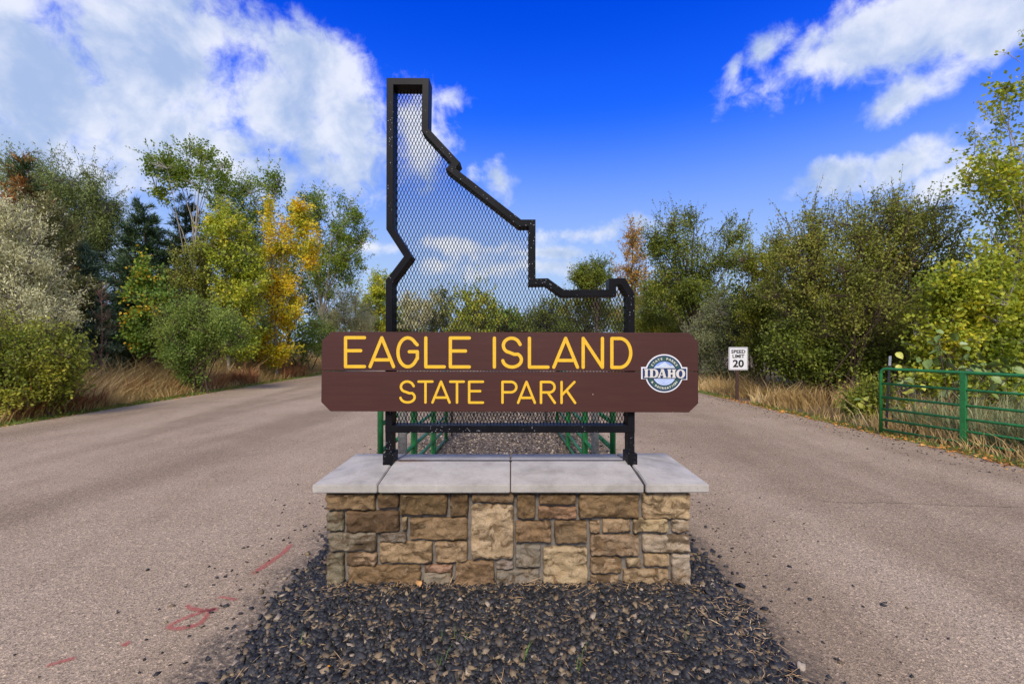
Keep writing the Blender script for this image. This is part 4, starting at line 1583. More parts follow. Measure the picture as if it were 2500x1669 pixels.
def grow(name, label, cat, species, Y, base_px, lobes, n_sprays, seed, group=None, stems=1, trunk_r=0.09, limbs=14, gap=0.0, cone=None, twigs=True,
         leaf_scale=1.0, depth=0.8, per=None, bark=None, fade=None, upright=0.5, base_spread=0.25, wisp=0.16):
    """a tree or bush: trunk with limbs (one mesh) and a crown of leaves (one mesh). Lobes are ellipsoids (px, py, rx, ry) at distance Y."""
    g = np.random.default_rng(seed)
    ll, lw, nper, sr, droop, lm, bk = SPEC[species]
    if per:
        nper = per
    nper = int(nper * 1.15)
    n_sprays = int(n_sprays * 1.35)
    ll, lw = ll * leaf_scale * 1.1, lw * leaf_scale * 1.1
    sr *= leaf_scale ** 0.5
    k = Y / F
    bx = (base_px - CX) * k
    root = thing(name, label, cat, (bx, Y, 0), group)
    lob = []
    for lb in lobes:
        px, py, rx, ry = lb[:4]
        dy = lb[4] if len(lb) > 4 else 0.0
        lob.append(((px - CX) * k - bx, dy, EYE - (py - CY) * k, rx * k, max(rx, ry) * k * depth if not cone else rx * k, ry * k))
    lob = np.array(lob)
    vol = np.prod(lob[:, 3:], axis=1) ** 0.8
    # spray positions
    tips, tdir = [], []
    while len(tips) < n_sprays:
        i = g.choice(len(lob), p=vol / vol.sum())
        cx, cy, cz, rx, ry, rz = lob[i]
        if cone:
            t = 1 - math.sqrt(g.random())            # 0 bottom .. 1 top
            rr = (1 - t) ** 0.62 * (0.25 + 0.75 * math.sqrt(g.random())) + 0.03
            whorl = 0.75 + 0.25 * math.sin(t * rz * 2 / 0.55 * 6.28)
            a = g.uniform(0, 2 * math.pi)
            p = np.array((cx + rr * rx * whorl * math.cos(a), cy + rr * rx * whorl * math.sin(a), cz - rz + 2 * rz * t - 0.12 * rr * rx))
        else:
            # a shoot: sprays strung along a twig that reaches outwards and up
            d = unit(g.normal(0, 1, 3))
            r = g.random() ** (1 / 2.3)
            c0 = np.array((cx, cy, cz)) + d * r * np.array((rx, ry, rz)) * 0.92
            if gap > 0 or True:
                q = Vector((c0[0] + bx, c0[1] + seed * 3.3, c0[2])) * (0.9 / max(0.45, sr * 2.4))
                if mnoise.noise(q) < -0.42 + gap:
                    continue
            sd_ = unit(d * np.array((1, 1, 0.6)) * 0.7 + np.array((0, 0, upright)) + g.normal(0, 0.42, 3))
            sl = min(1.0, max(0.30, 0.42 * min(rx, rz))) * g.uniform(0.5, 1.5)
            for q_ in range(int(g.integers(4, 9))):
                t_ = g.uniform(-0.55, 0.8)
                pp = c0 + sd_ * t_ * sl + g.normal(0, 0.09, 3) * (0.9 - 0.5 * t_) * sl * 2
                if pp[2] > 0.12:
                    tips.append(pp)
                    tdir.append(sd_)
            continue
        if p[2] < 0.12:
            continue
        tips.append(p)
        tdir.append(np.array((p[0] - cx, p[1] - cy, 0.25)) / (np.hypot(p[0] - cx, p[1] - cy) + 0.3))
    tips = np.array(tips)
    tdir = unit(np.array(tdir))
    acc = Acc()
    nodes = []
    zt = tips[:, 2].max()
    top = tips[tips[:, 2].argmax()]
    trunk_pts = None
    if stems == 1:
        cxm = np.average(lob[:, 0], weights=vol)
        end = np.array((lob[lob[:, 2].argmax()][0], 0.0, zt * (0.97 if cone else 0.90)))
        trunk_pts = []
        for t in np.linspace(0, 1, 9):
            wob = 0.03 * zt * np.array((mnoise.noise(Vector((t * 2.2, seed, 0))), mnoise.noise(Vector((t * 2.2, seed, 5))), 0))
            trunk_pts.append(end * np.array((t ** 1.3, 1, t)) + wob * t)
        trunk_pts = np.array(trunk_pts)
        trunk_pts[0, 2] = -0.05
        acc.tube(trunk_pts, trunk_r * (1 - 0.88 * np.linspace(0, 1, 9) ** 0.8), 7)
        for t in np.linspace(0.25, 1, 10):
            j = t * 8
            i = min(7, int(j))
            nodes.append(trunk_pts[i] * (1 - (j - i)) + trunk_pts[i + 1] * (j - i))
    # main limbs to spread-out sprays
    order = [int(g.integers(len(tips)))]
    dist = np.linalg.norm(tips - tips[order[0]], axis=1)
    for _ in range(limbs - 1):
        j = int((dist * g.uniform(0.7, 1.0, len(tips))).argmax())
        order.append(j)
        dist = np.minimum(dist, np.linalg.norm(tips - tips[j], axis=1))
    for j in order:
        e = tips[j]
        if stems == 1:
            z0 = e[2] * g.uniform(0.30, 0.72) if not cone else min(e[2] + 0.1, zt * 0.95)
            t = min(1.0, max(0.06, z0 / trunk_pts[-1][2])) * 8
            i = min(7, int(t))
            s = trunk_pts[i] * (1 - (t - i)) + trunk_pts[i + 1] * (t - i)
            r0 = trunk_r * 0.42 * (1 - 0.6 * t / 8)
        else:
            s = np.array((g.normal(0, base_spread), g.normal(0, base_spread * 0.7), -0.03))
            r0 = trunk_r * g.uniform(0.5, 1.0)
        mid = s + (e - s) * np.array((0.42, 0.42, 0.55 + 0.15 * upright)) + g.normal(0, 0.085, 3) * np.linalg.norm(e - s)
        ts = np.linspace(0, 1, 7)[:, None]
        pl = (1 - ts) ** 2 * s + 2 * ts * (1 - ts) * mid + ts ** 2 * e
        acc.tube(pl, r0 * (1 - 0.85 * np.linspace(0, 1, 7)), 5)
        nodes += list(pl[2:])
    nodes = np.array(nodes)
    # twig to each spray
    dirs = np.zeros_like(tips)
    for i, t in enumerate(tips):
        dv = nodes - t
        d2 = (dv ** 2).sum(1) + np.where(nodes[:, 2] > t[2] + 0.15, 2.0, 0.0)
        s = nodes[d2.argmin()]
        dd = t - s
        ln = np.linalg.norm(dd)
        dirs[i] = dd / ln if ln > 0.05 else unit(g.normal(0, 1, 3))
        if twigs and ln > 0.12:
            m = s + dd * 0.5 + np.array((0, 0, 0.06 * ln)) + g.normal(0, 0.04, 3) * ln
            acc.tube(np.array([s, m, t]), [0.008 + 0.004 * ln, 0.006, 0.003], 3)
    dirs = unit(dirs * 0.5 + tdir)
    # fine sparse shoots that break the outline
    W_P, W_A = [], []
    if not cone:
        for _ in range(int(n_sprays * wisp)):
            i = g.choice(len(lob), p=vol / vol.sum())
            c_, rd = lob[i][:3], lob[i][3:]
            d = unit(g.normal(0, 1, 3) + np.array((0, 0, 0.35)))
            s = c_ + d * rd * g.uniform(0.7, 0.98)
            if s[2] < 0.2:
                continue
            wd_ = unit(d * 0.6 + np.array((0, 0, upright + 0.15)) + g.normal(0, 0.3, 3))
            ln = min(1.15, max(0.35, 0.55 * min(rd[0], rd[2]))) * g.uniform(0.6, 1.5) * (0.7 + 0.3 * leaf_scale)
            bend = g.normal(0, 0.12, 3) * ln
            e = s + wd_ * ln + bend
            m = s + wd_ * ln * 0.5
            acc.tube(np.array([s - wd_ * 0.3 * ln, s, m, e]), [0.008, 0.007, 0.005, 0.002], 3)
            for q_ in range(int(9 + 9 * g.random())):
                t_ = g.random() ** 0.8
                b_ = (1 - t_) ** 2 * s + 2 * t_ * (1 - t_) * m + t_ ** 2 * e
                W_P.append(b_ + g.normal(0, 0.03, 3) * leaf_scale)
                W_A.append(wd_ * 0.5 + g.normal(0, 0.6, 3))
    me = acc.mesh('trunk')
    obj('trunk', me, M[bark or bk], root)
    # leaves
    n = len(tips) * nper
    ti = np.repeat(np.arange(len(tips)), nper)
    back = g.uniform(-0.9, 0.35, (n, 1))
    spread = g.normal(0, 1, (n, 3)) * sr * 0.42
    p0 = tips[ti] + dirs[ti] * back * sr * (1.6 if species not in CONIFER else 2.6) + spread
    if species in CONIFER:
        axis = unit(dirs[ti] * 0.9 + unit(g.normal(0, 1, (n, 3))) * 0.95 + np.array((0, 0, 0.35)))
    else:
        axis = unit(dirs[ti] * 0.55 + unit(g.normal(0, 1, (n, 3))) * 0.9 + np.array((0, 0, -droop)))
    if species == 'willow':
        p0[:, 2] -= np.abs(g.normal(0, 0.35, n))
    p0[:, 2] = np.maximum(p0[:, 2], 0.04)
    nn = unit(g.normal(0, 1, (n, 3)) * 0.75 + np.array((0, -0.25, 0.65)))
    nn = unit(nn - axis * (nn * axis).sum(1, keepdims=True))
    L = ll * np.exp(g.normal(0, 0.2, n))
    Wd = lw * np.exp(g.normal(0, 0.18, n))
    spr = np.repeat(g.random(len(tips)), nper)
    if W_P:
        wp, wa = np.array(W_P), unit(np.array(W_A))
        m_ = len(wp)
        wa = unit(wa * 0.7 + unit(g.normal(0, 1, (m_, 3))) * 0.8 + np.array((0, 0, -droop * 0.5)))
        wn = unit(g.normal(0, 1, (m_, 3)) * 0.75 + np.array((0, -0.25, 0.65)))
        wn = unit(wn - wa * (wn * wa).sum(1, keepdims=True))
        p0, axis, nn = np.concatenate([p0, wp]), np.concatenate([axis, wa]), np.concatenate([nn, wn])
        L = np.concatenate([L, ll * np.exp(g.normal(0, 0.2, m_)) * 0.9])
        Wd = np.concatenate([Wd, lw * np.exp(g.normal(0, 0.18, m_)) * 0.9])
        spr = np.concatenate([spr, g.random(m_)])
        n += m_
    me = leaf_mesh('crown', p0, axis, nn, L, Wd, spr, g.random(n))
    obj('crown', me, LEAF[lm], root)
    tree_count[0] += n
    return root


# ---- left side, front to back
grow('silver_shrub', 'tall pale sage silver shrub at the left edge of the picture', 'shrub', 'sage', 11.2, 40,
     [(0, 640, 120, 130), (60, 760, 130, 110), (-60, 620, 120, 160), (130, 820, 60, 50), (40, 570, 60, 60)], 620, 11, stems=7, trunk_r=0.05, limbs=18, gap=0.2)
grow('green_bush', 'yellowish green bush low at the left road edge', 'bush', 'bushgreen', 9.9, 60,
     [(60, 900, 140, 90), (-30, 900, 120, 110), (130, 870, 70, 60), (90, 960, 100, 40)], 640, 12, stems=9, trunk_r=0.025, limbs=16, gap=0.15, wisp=0.35)
grow('pine_tree', 'pine with rust coloured needle patches at far left', 'tree', 'rustpine', 17, 62, [(60, 620, 130, 240)], 800, 13, cone=True, trunk_r=0.16, limbs=34)
grow('willow_tree', 'large loose grey green tree with drooping twigs behind the rust pine', 'tree', 'willow', 20, 190,
     [(190, 470, 100, 80), (120, 430, 60, 45), (250, 510, 45, 70), (190, 600, 110, 110), (150, 540, 120, 90), (20, 420, 60, 60)], 1250, 14, trunk_r=0.18, limbs=26, gap=0.12)
grow('juniper_tree', 'olive yellow juniper between the silver shrub and the willow', 'tree', 'juniper', 14.5, 115,
     [(110, 600, 62, 110), (90, 530, 40, 60), (130, 700, 70, 90), (120, 790, 70, 60)], 620, 15, trunk_r=0.1, limbs=18)
grow('spruce_tree', 'blue green spruce low behind the bare sapling', 'tree', 'spruce', 15.5, 215, [(212, 740, 75, 150)], 520, 16, cone=True, trunk_r=0.1, limbs=28)
grow('pine_tree', 'dark green pine in the middle of the left trees', 'tree', 'pine', 19, 352, [(352, 680, 125, 205)], 1100, 17, cone=True, trunk_r=0.15, limbs=40)
grow('pine_tree', 'darker pine half hidden behind the tall cottonwood', 'tree', 'pine', 23, 450, [(455, 680, 110, 215)], 800, 18, cone=True, trunk_r=0.15, limbs=34, leaf_scale=1.15)
grow('cottonwood_tree', 'tallest cottonwood with bare pale limbs and leafy top', 'tree', 'poplar', 21, 468,
     [(440, 415, 75, 60), (490, 380, 55, 35), (400, 400, 50, 45), (530, 460, 60, 55), (560, 430, 35, 50), (400, 480, 30, 30), (520, 540, 30, 40)], 330, 19, trunk_r=0.11, limbs=11, gap=0.3)
grow('poplar_tree', 'green poplar standing left behind the golden tree', 'tree', 'poplar', 24, 600,
     [(600, 520, 70, 80), (650, 450, 45, 50), (575, 470, 45, 45), (670, 420, 30, 35), (620, 620, 85, 100), (560, 580, 50, 80)], 620, 20, trunk_r=0.14, limbs=22, gap=0.15)
grow('poplar_tree', 'yellow green poplar left of the golden tree', 'tree', 'yellowgreen', 18.5, 560,
     [(560, 600, 50, 100), (545, 530, 30, 45), (590, 690, 60, 90), (570, 780, 70, 70), (570, 850, 60, 35)], 700, 21, trunk_r=0.09, limbs=20, gap=0.12)
grow('golden_poplar', 'golden yellow young poplar, the brightest tree on the left', 'tree', 'gold', 20.3, 675,
     [(680, 600, 35, 75), (660, 530, 22, 40), (735, 530, 24, 55), (665, 690, 50, 60), (700, 760, 45, 60), (650, 830, 40, 55), (755, 600, 22, 60), (680, 855, 50, 34)], 640, 22, trunk_r=0.08, limbs=22, gap=0.22)
grow('poplar_tree', 'spreading green poplar leaning right at the end of the left trees', 'tree', 'poplar', 25.5, 790,
     [(830, 560, 65, 80), (770, 500, 45, 50), (880, 550, 25, 45), (800, 650, 70, 80), (850, 640, 45, 60), (740, 560, 40, 80)], 680, 23, trunk_r=0.12, limbs=24, gap=0.18)
grow('maple_sapling', 'small maple turning orange in front of the dark pine', 'tree', 'maple', 16, 375,
     [(360, 700, 35, 60), (385, 760, 40, 60), (350, 650, 25, 30), (370, 830, 50, 40), (345, 800, 35, 45)], 230, 24, trunk_r=0.035, limbs=14)
grow('brown_shrub', 'olive brown shrub between dark pine and yellow poplar', 'shrub', 'brownish', 18, 470,
     [(480, 680, 55, 90), (470, 770, 60, 60), (510, 620, 30, 50)], 420, 25, stems=5, trunk_r=0.04, limbs=16)
grow('elm_bush', 'large green feathery bush standing forward at the left road edge', 'bush', 'elm', 14.7, 470,
     [(465, 840, 65, 75), (410, 810, 40, 40), (530, 800, 55, 45), (455, 770, 65, 35), (470, 910, 35, 40), (565, 820, 40, 35)], 600, 26, stems=9, trunk_r=0.03, limbs=20, gap=0.12, wisp=0.4, upright=0.75)
grow('elm_bush', 'green bush under the golden poplar', 'bush', 'elm', 22.8, 735,
     [(745, 845, 45, 40), (780, 820, 40, 55), (600, 860, 45, 30), (650, 868, 40, 24)], 420, 27, stems=6, trunk_r=0.03, limbs=14)
grow('olive_shrub', 'greyish olive shrub just left of the steel frame', 'shrub', 'sage', 29, 850,
     [(850, 760, 50, 55), (810, 790, 40, 40), (880, 790, 35, 40)], 330, 28, stems=5, trunk_r=0.05, limbs=12, leaf_scale=1.3)
grow('poplar_tree', 'small yellowing tree touching the left of the steel frame', 'tree', 'yellowgreen', 34.5, 915,
     [(915, 720, 32, 60), (935, 690, 20, 35), (890, 770, 40, 50), (940, 770, 35, 50)], 330, 29, trunk_r=0.1, limbs=14, leaf_scale=1.4)
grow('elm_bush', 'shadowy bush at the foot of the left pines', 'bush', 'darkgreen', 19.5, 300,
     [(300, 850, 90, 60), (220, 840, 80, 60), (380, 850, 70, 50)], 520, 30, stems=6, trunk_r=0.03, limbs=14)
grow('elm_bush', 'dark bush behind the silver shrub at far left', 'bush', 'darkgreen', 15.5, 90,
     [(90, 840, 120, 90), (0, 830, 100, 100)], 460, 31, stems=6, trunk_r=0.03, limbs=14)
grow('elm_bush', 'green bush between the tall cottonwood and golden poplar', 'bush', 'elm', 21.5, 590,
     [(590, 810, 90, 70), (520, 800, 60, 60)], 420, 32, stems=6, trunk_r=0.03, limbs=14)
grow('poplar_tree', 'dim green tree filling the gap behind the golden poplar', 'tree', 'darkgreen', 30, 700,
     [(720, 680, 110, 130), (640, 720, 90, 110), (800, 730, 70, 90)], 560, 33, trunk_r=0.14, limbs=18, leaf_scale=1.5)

# ---- beyond the mesh, far down the road
grow('khaki_tree', 'pale khaki tree seen through the left of the mesh', 'tree', 'sage', 51, 1020, [(1020, 770, 55, 45), (990, 750, 40, 35), (1050, 760, 30, 40)], 300, 41, trunk_r=0.15, leaf_scale=2.3, limbs=12)
grow('brown_tree', 'dim brown tree seen through mesh left of the round tree', 'tree', 'brownish', 54, 1078, [(1078, 750, 32, 45), (1060, 780, 30, 40), (1085, 720, 20, 20)], 260, 42, trunk_r=0.15, leaf_scale=2.4, limbs=12)
grow('round_tree', 'round yellow green tree seen through the middle of the mesh', 'tree', 'yellowgreen', 52, 1160,
     [(1160, 730, 48, 45), (1130, 770, 40, 40), (1190, 770, 40, 40), (1150, 800, 60, 30)], 420, 43, trunk_r=0.18, leaf_scale=2.2, limbs=14)
grow('autumn_tree', 'low mixed green and orange tree right of the round tree in mesh', 'tree', 'maple', 55, 1235, [(1235, 790, 45, 35), (1205, 780, 30, 30), (1265, 800, 35, 30)], 300, 44, trunk_r=0.14, leaf_scale=2.4, limbs=12)
grow('dark_tree', 'dark green tree low in the middle right of the mesh', 'tree', 'darkgreen', 53, 1320, [(1320, 785, 45, 40), (1290, 800, 35, 30), (1350, 770, 35, 45)], 340, 45, trunk_r=0.15, leaf_scale=2.2, limbs=12)
grow('autumn_tree', 'mixed green tree with orange leaves behind right end of mesh', 'tree', 'brownish', 40, 1430,
     [(1430, 770, 60, 60), (1390, 750, 35, 45), (1480, 760, 45, 60), (1440, 720, 40, 30)], 480, 46, trunk_r=0.16, leaf_scale=1.9, limbs=16)
grow('bright_bush', 'bright light green bush low behind the mesh', 'bush', 'bushgreen', 49.5, 1125, [(1125, 812, 35, 22), (1100, 818, 25, 18)], 160, 47, stems=5, trunk_r=0.05, leaf_scale=2.2, limbs=10)
grow('green_tree', 'green tree top rising above the notch at right of the frame', 'tree', 'darkgreen', 36, 1450, [(1440, 690, 45, 45), (1415, 680, 25, 30), (1470, 660, 35, 30)], 320, 48, trunk_r=0.14, leaf_scale=1.6, limbs=14)
for i, (px, wd, top, sp, lab) in enumerate(((960, 60, 770, 'darkgreen', 'dim far tree behind the lower left corner of the mesh'), (1260, 70, 795, 'poplar', 'dim far tree behind the centre of the mesh'),
                                            (1380, 60, 780, 'poplar', 'dim far tree behind the lower right of the mesh'))):
    grow('far_tree', lab, 'tree', sp, 58, px, [(px, (top + 840) / 2, wd, (840 - top) / 2 + 8)], 260, 60 + i, 'far trees down the road', trunk_r=0.15, leaf_scale=2.8, limbs=10)

# ---- right side
grow('amber_poplar', 'slim amber poplar rising just right of the steel frame', 'tree', 'amber', 30, 1545,
     [(1545, 590, 28, 55), (1540, 650, 40, 60), (1560, 700, 40, 60), (1530, 740, 40, 50)], 340, 71, trunk_r=0.1, limbs=18, leaf_scale=1.25, gap=0.2)
grow('green_tree', 'tall green tree behind the speed limit sign', 'tree', 'darkgreen', 19, 1700,
     [(1650, 590, 75, 70), (1610, 640, 50, 70), (1700, 680, 90, 80), (1790, 570, 45, 40), (1770, 640, 60, 70), (1640, 720, 80, 60), (1690, 540, 30, 25)], 760, 72, trunk_r=0.14, limbs=26, gap=0.24, wisp=0.25)
grow('green_bush', 'green bush directly behind the right end of the brown boards', 'bush', 'bushgreen', 21, 1640,
     [(1630, 800, 70, 70), (1580, 780, 50, 80), (1690, 820, 60, 60)], 560, 73, stems=7, trunk_r=0.03, limbs=14)
grow('olive_shrub', 'greyish olive shrub behind the speed limit sign post', 'shrub', 'olive', 17, 1760,
     [(1770, 800, 70, 70), (1720, 830, 50, 60), (1820, 780, 60, 60), (1750, 880, 60, 50)], 620, 74, stems=7, trunk_r=0.035, limbs=16)
grow('brown_thicket', 'large brownish green tree with fine bare twigs at right', 'tree', 'brownish', 12.6, 2080,
     [(2080, 640, 170, 110), (1980, 600, 100, 90), (2200, 590, 110, 100), (2130, 540, 80, 60), (2260, 660, 90, 110), (1955, 700, 80, 100), (2080, 760, 190, 110), (2250, 530, 60, 50)], 1450, 75,
     stems=12, trunk_r=0.06, limbs=44, gap=0.28, wisp=0.42, base_spread=0.5, upright=0.8)
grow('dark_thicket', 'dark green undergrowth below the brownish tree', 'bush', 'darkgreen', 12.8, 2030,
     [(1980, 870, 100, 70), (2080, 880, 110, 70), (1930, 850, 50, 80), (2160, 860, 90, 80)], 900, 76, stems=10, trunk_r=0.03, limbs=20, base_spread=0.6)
grow('green_bush', 'sparse green bush between the olive shrub and the brownish tree', 'bush', 'bushgreen', 15.4, 1860,
     [(1860, 760, 60, 80), (1850, 850, 70, 70), (1860, 670, 50, 60), (1825, 640, 35, 50), (1890, 620, 35, 50)], 680, 77, stems=7, trunk_r=0.03, limbs=16, gap=0.1)
grow('tall_poplar', 'tall yellow green poplar cut off by the right edge', 'tree', 'yellowgreen', 10.2, 2500,
     [(2440, 460, 80, 110), (2470, 330, 70, 90), (2490, 210, 60, 80), (2400, 400, 50, 50), (2420, 560, 70, 70), (2560, 400, 120, 260), (2530, 620, 110, 90), (2505, 150, 30, 40)], 270, 78, trunk_r=0.07, limbs=30, gap=0.36, wisp=0.3, depth=0.6, leaf_scale=.9)
grow('yellow_bush', 'yellow green bush behind the right road gate', 'bush', 'yellowgreen', 10.0, 2400,
     [(2400, 760, 110, 90), (2320, 720, 70, 70), (2480, 700, 90, 90), (2440, 850, 110, 80), (2330, 830, 80, 70), (2540, 800, 90, 120), (2400, 940, 130, 50), (2290, 930, 60, 50)], 1500, 79, stems=9, trunk_r=0.03, limbs=20, gap=0.05, leaf_scale=.85)
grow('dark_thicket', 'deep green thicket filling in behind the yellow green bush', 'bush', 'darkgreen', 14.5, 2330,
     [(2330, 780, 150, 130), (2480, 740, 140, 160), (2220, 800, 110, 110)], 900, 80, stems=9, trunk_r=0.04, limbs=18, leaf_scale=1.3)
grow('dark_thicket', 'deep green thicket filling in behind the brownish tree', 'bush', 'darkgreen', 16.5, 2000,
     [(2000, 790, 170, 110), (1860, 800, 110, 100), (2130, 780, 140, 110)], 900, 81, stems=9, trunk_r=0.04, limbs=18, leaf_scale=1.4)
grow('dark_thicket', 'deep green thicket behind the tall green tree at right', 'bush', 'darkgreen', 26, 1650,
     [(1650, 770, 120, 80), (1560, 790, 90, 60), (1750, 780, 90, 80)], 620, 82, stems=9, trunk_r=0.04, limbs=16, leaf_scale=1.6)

grow('green_bush', 'small leafy green weed clump left of the right gate end', 'bush', 'bushgreen', 9.5, 2110,
     [(2105, 985, 40, 28), (2135, 960, 25, 30)], 110, 83, stems=6, trunk_r=0.01, limbs=10)
# ---- the wood that closes the view in the distance: one mass
g = np.random.default_rng(77)
n = 26000
fx = g.uniform(-150, 150, n)
fy = 66 + np.abs(fx) * -0.12 + g.uniform(0, 14, n)
top_ = np.array([5.0 + 3.6 * mnoise.noise(Vector((a * .11, b * .11, 2))) + 1.8 * mnoise.noise(Vector((a * .45, b * .45, 6))) for a, b in zip(fx, fy)])
fz = np.maximum(0.1, top_ * g.random(n) ** 0.6)
ax = unit(g.normal(0, 1, (n, 3)))
nn = unit(g.normal(0, 1, (n, 3)) + np.array((0, -0.4, 0.6)))
nn = unit(nn - ax * (nn * ax).sum(1, keepdims=True))
cl = np.array([0.5 + 0.8 * mnoise.noise(Vector((a * .16, b * .16, 9))) for a, b in zip(fx, fy)])
L = 0.55 * np.exp(g.normal(0, .3, n))
o = obj('far_wood', leaf_mesh('far_wood', np.stack([fx, fy, fz], 1), ax, nn, L, L * 0.6, np.clip(cl, 0, 1), g.random(n)), LEAF['poplar'], kind='stuff')
o['label'] = 'low mixed green wood closing the view in the distance'
# ---- bare sapling in front of the spruce
g = np.random.default_rng(91)
sx0 = (243 - CX) * 14.2 / F
sap = thing('bare_sapling', 'leafless reddish sapling in front of the blue spruce', 'tree', (sx0, 14.2, 0))
acc = Acc()
H = 3.55
tr = [(0.10 * (t / H) + 0.05 * noise1(t, 3, 1.3), 0.04 * noise1(t, 8, 1.2), t - 0.03) for t in np.linspace(0, H, 10)]
acc.tube(tr, 0.026 * (1 - 0.85 * np.linspace(0, 1, 10)), 6)
me = acc.mesh('trunk')
obj('trunk', me, M['bark_red'], sap)
acc = Acc()
for i in range(64):
    z = g.uniform(0.5, H * 0.97)
    i0 = min(8, int(z / H * 9))
    s = np.array(tr[i0]) * (1 - (z / H * 9 - i0)) + np.array(tr[i0 + 1]) * (z / H * 9 - i0)
    a = g.uniform(0, 6.28)
    ln = (0.25 + 0.75 * (1 - z / H)) * g.uniform(0.5, 1.0)
    e = s + np.array((math.cos(a) * ln * 0.6, math.sin(a) * ln * 0.6, ln * 0.75))
    m = s + (e - s) * 0.5 + np.array((math.cos(a), math.sin(a), -0.3)) * 0.08 * ln
    acc.tube([s, m, e], [0.008, 0.006, 0.003], 4)
    for q in range(3):
        e2 = m + unit(e - m + g.normal(0, 0.25, 3)) * ln * 0.4
        acc.tube([m, e2], [0.004, 0.002], 3)
obj('branch_spray', acc.mesh('branch_spray'), M['bark_red'], sap)


# ---- broad-leaved plants at the right gate: every leaf a part
def broad_plant(name, label, Y, base_px, spots, kinds, seed, size):
    g = random.Random(seed)
    bx = (base_px - CX) * Y / F
    root = thing(name, label, 'plant', (bx, Y, 0))
    acc = Acc()
    meshes = []
    for kd in kinds:
        V, Fc = [], []
        for j in range(7):
            t = j / 6
            w = 0.36 * math.sin(math.pi * t ** 0.75) ** 0.8 * (1 if j not in (0, 6) else 0.05)
            drp = -0.22 * t * t
            for u in (-1, -.5, 0, .5, 1):
                V.append((u * w, t, drp + 0.10 * abs(u) * w * 2 + 0.02 * math.sin(j * 2.1 + u * 3)))
        for j in range(6):
            for k in range(4):
                a = j * 5 + k
                Fc.append((a, a + 1, a + 6, a + 5))
        me = mesh_from('leaf', V, Fc, True)
        me.materials.append(LEAF[kd])
        meshes.append(me)
    for (px, py, rx, ry, cnt) in spots:
        c = P(px, py, Y) - Vector((bx, Y, 0))
        b0 = Vector((g.uniform(-.15, .15), g.uniform(-.1, .1), -0.03))
        acc.tube([tuple(b0), tuple(b0 + (c - b0) * 0.5 + Vector((g.uniform(-.1, .1), 0, .1))), tuple(c)], [0.012, 0.009, 0.005], 5)
        for i in range(cnt):
            k = Y / F
            p = c + Vector((g.gauss(0, 0.55) * rx * k, g.gauss(0, 0.12), g.gauss(0, 0.55) * ry * k))
            if p.z < 0.08:
                continue
            o = obj('leaf', g.choice(meshes), None, root, p)
            s = size * g.uniform(0.6, 1.2)
            o.scale = (s, s, s)
            o.rotation_euler = (g.uniform(-1.1, 0.2), g.uniform(-.7, .7), g.uniform(0, 6.28))
            acc.tube([tuple(c), tuple(p)], [0.004, 0.0025], 3)
    obj('stem', acc.mesh('stem'), M['bark_brown'], root)


broad_plant('broad_leaf_plant', 'plant with large pale green leaves rising behind the right gate', 8.6, 2330,
            [(2290, 830, 30, 25, 9), (2310, 870, 40, 25, 16), (2350, 900, 45, 30, 18), (2410, 905, 60, 35, 22), (2470, 915, 60, 35, 20), (2330, 960, 50, 25, 10), (2470, 990, 50, 40, 12)], ['bigleaf', 'bigleaf', 'bigleaf', 'bigleaf_pale'], 4, 0.20)
broad_plant('yellow_leaf_plant', 'plant with yellow leaves behind the end of the right gate', 8.75, 2200,
            [(2190, 890, 20, 25, 8), (2205, 925, 25, 25, 12), (2200, 960, 30, 20, 10), (2230, 1000, 30, 20, 6), (2120, 990, 30, 20, 7)], ['bigleaf_yellow', 'bigleaf_yellow', 'bigleaf'], 8, 0.16)


# ------------------------------------------------------------------ grass
def blades(name, label, pts, hgt, wid, mat, seed, lean=0.35):
    g = np.random.default_rng(seed)
    pts = np.asarray(pts, float)
    n = len(pts)
    h = hgt * np.exp(g.normal(0, 0.35, n)) if np.isscalar(hgt) else hgt * np.exp(g.normal(0, 0.3, n))
    a = g.uniform(0, 2 * np.pi, n)
    # neighbours lean together a little
    la = np.array([mnoise.noise(Vector((p[0] * .5, p[1] * .5, 1.0))) for p in pts]) * 6 + g.normal(0, 0.9, n)
    ln = lean * h * g.uniform(0.2, 1.6, n)
    w = wid * g.uniform(0.6, 1.4, n)
    sd = np.stack([np.cos(a), np.sin(a), np.zeros(n)], 1) * w[:, None]
    up = np.stack([np.cos(la) * ln, np.sin(la) * ln, h], 1)
    mid = pts + up * np.array((0.35, 0.35, 0.6))
    top = pts + up
    V = np.stack([pts - sd, pts + sd, mid + sd * .8, mid - sd * .8, top + sd * .12, top - sd * .12], 1).reshape(-1, 3)
    Fc = ((np.arange(n) * 6)[:, None, None] + np.array([(0, 1, 2, 3), (3, 2, 4, 5)])[None]).reshape(-1, 4)
    rnd = np.repeat(g.random(n), 2)
    clump = np.array([0.5 + 0.7 * mnoise.noise(Vector((p[0] * 1.3, p[1] * 1.3, 4.0))) for p in pts])
    o = obj(name, np_mesh(name, V, Fc, {'rnd': rnd, 'spray': np.repeat(np.clip(clump, 0, 1), 2)}), mat, kind='stuff')
    o['label'] = label
    return o


def scatter(n, y0, y1, xf, seed, dens=None):
    g = np.random.default_rng(seed)
    out = []
    while len(out) < n:
        y = y0 + (y1 - y0) * g.random() ** 1.25
        a, b = xf(y)
        x = a + (b - a) * g.random()
        if 11.6 < y < 13.3 and abs(x / y - 0.494) < 0.03:
            continue
        if dens is None or dens(x, y) > g.random():
            out.append((x, y, -0.012))
    return np.array(out)


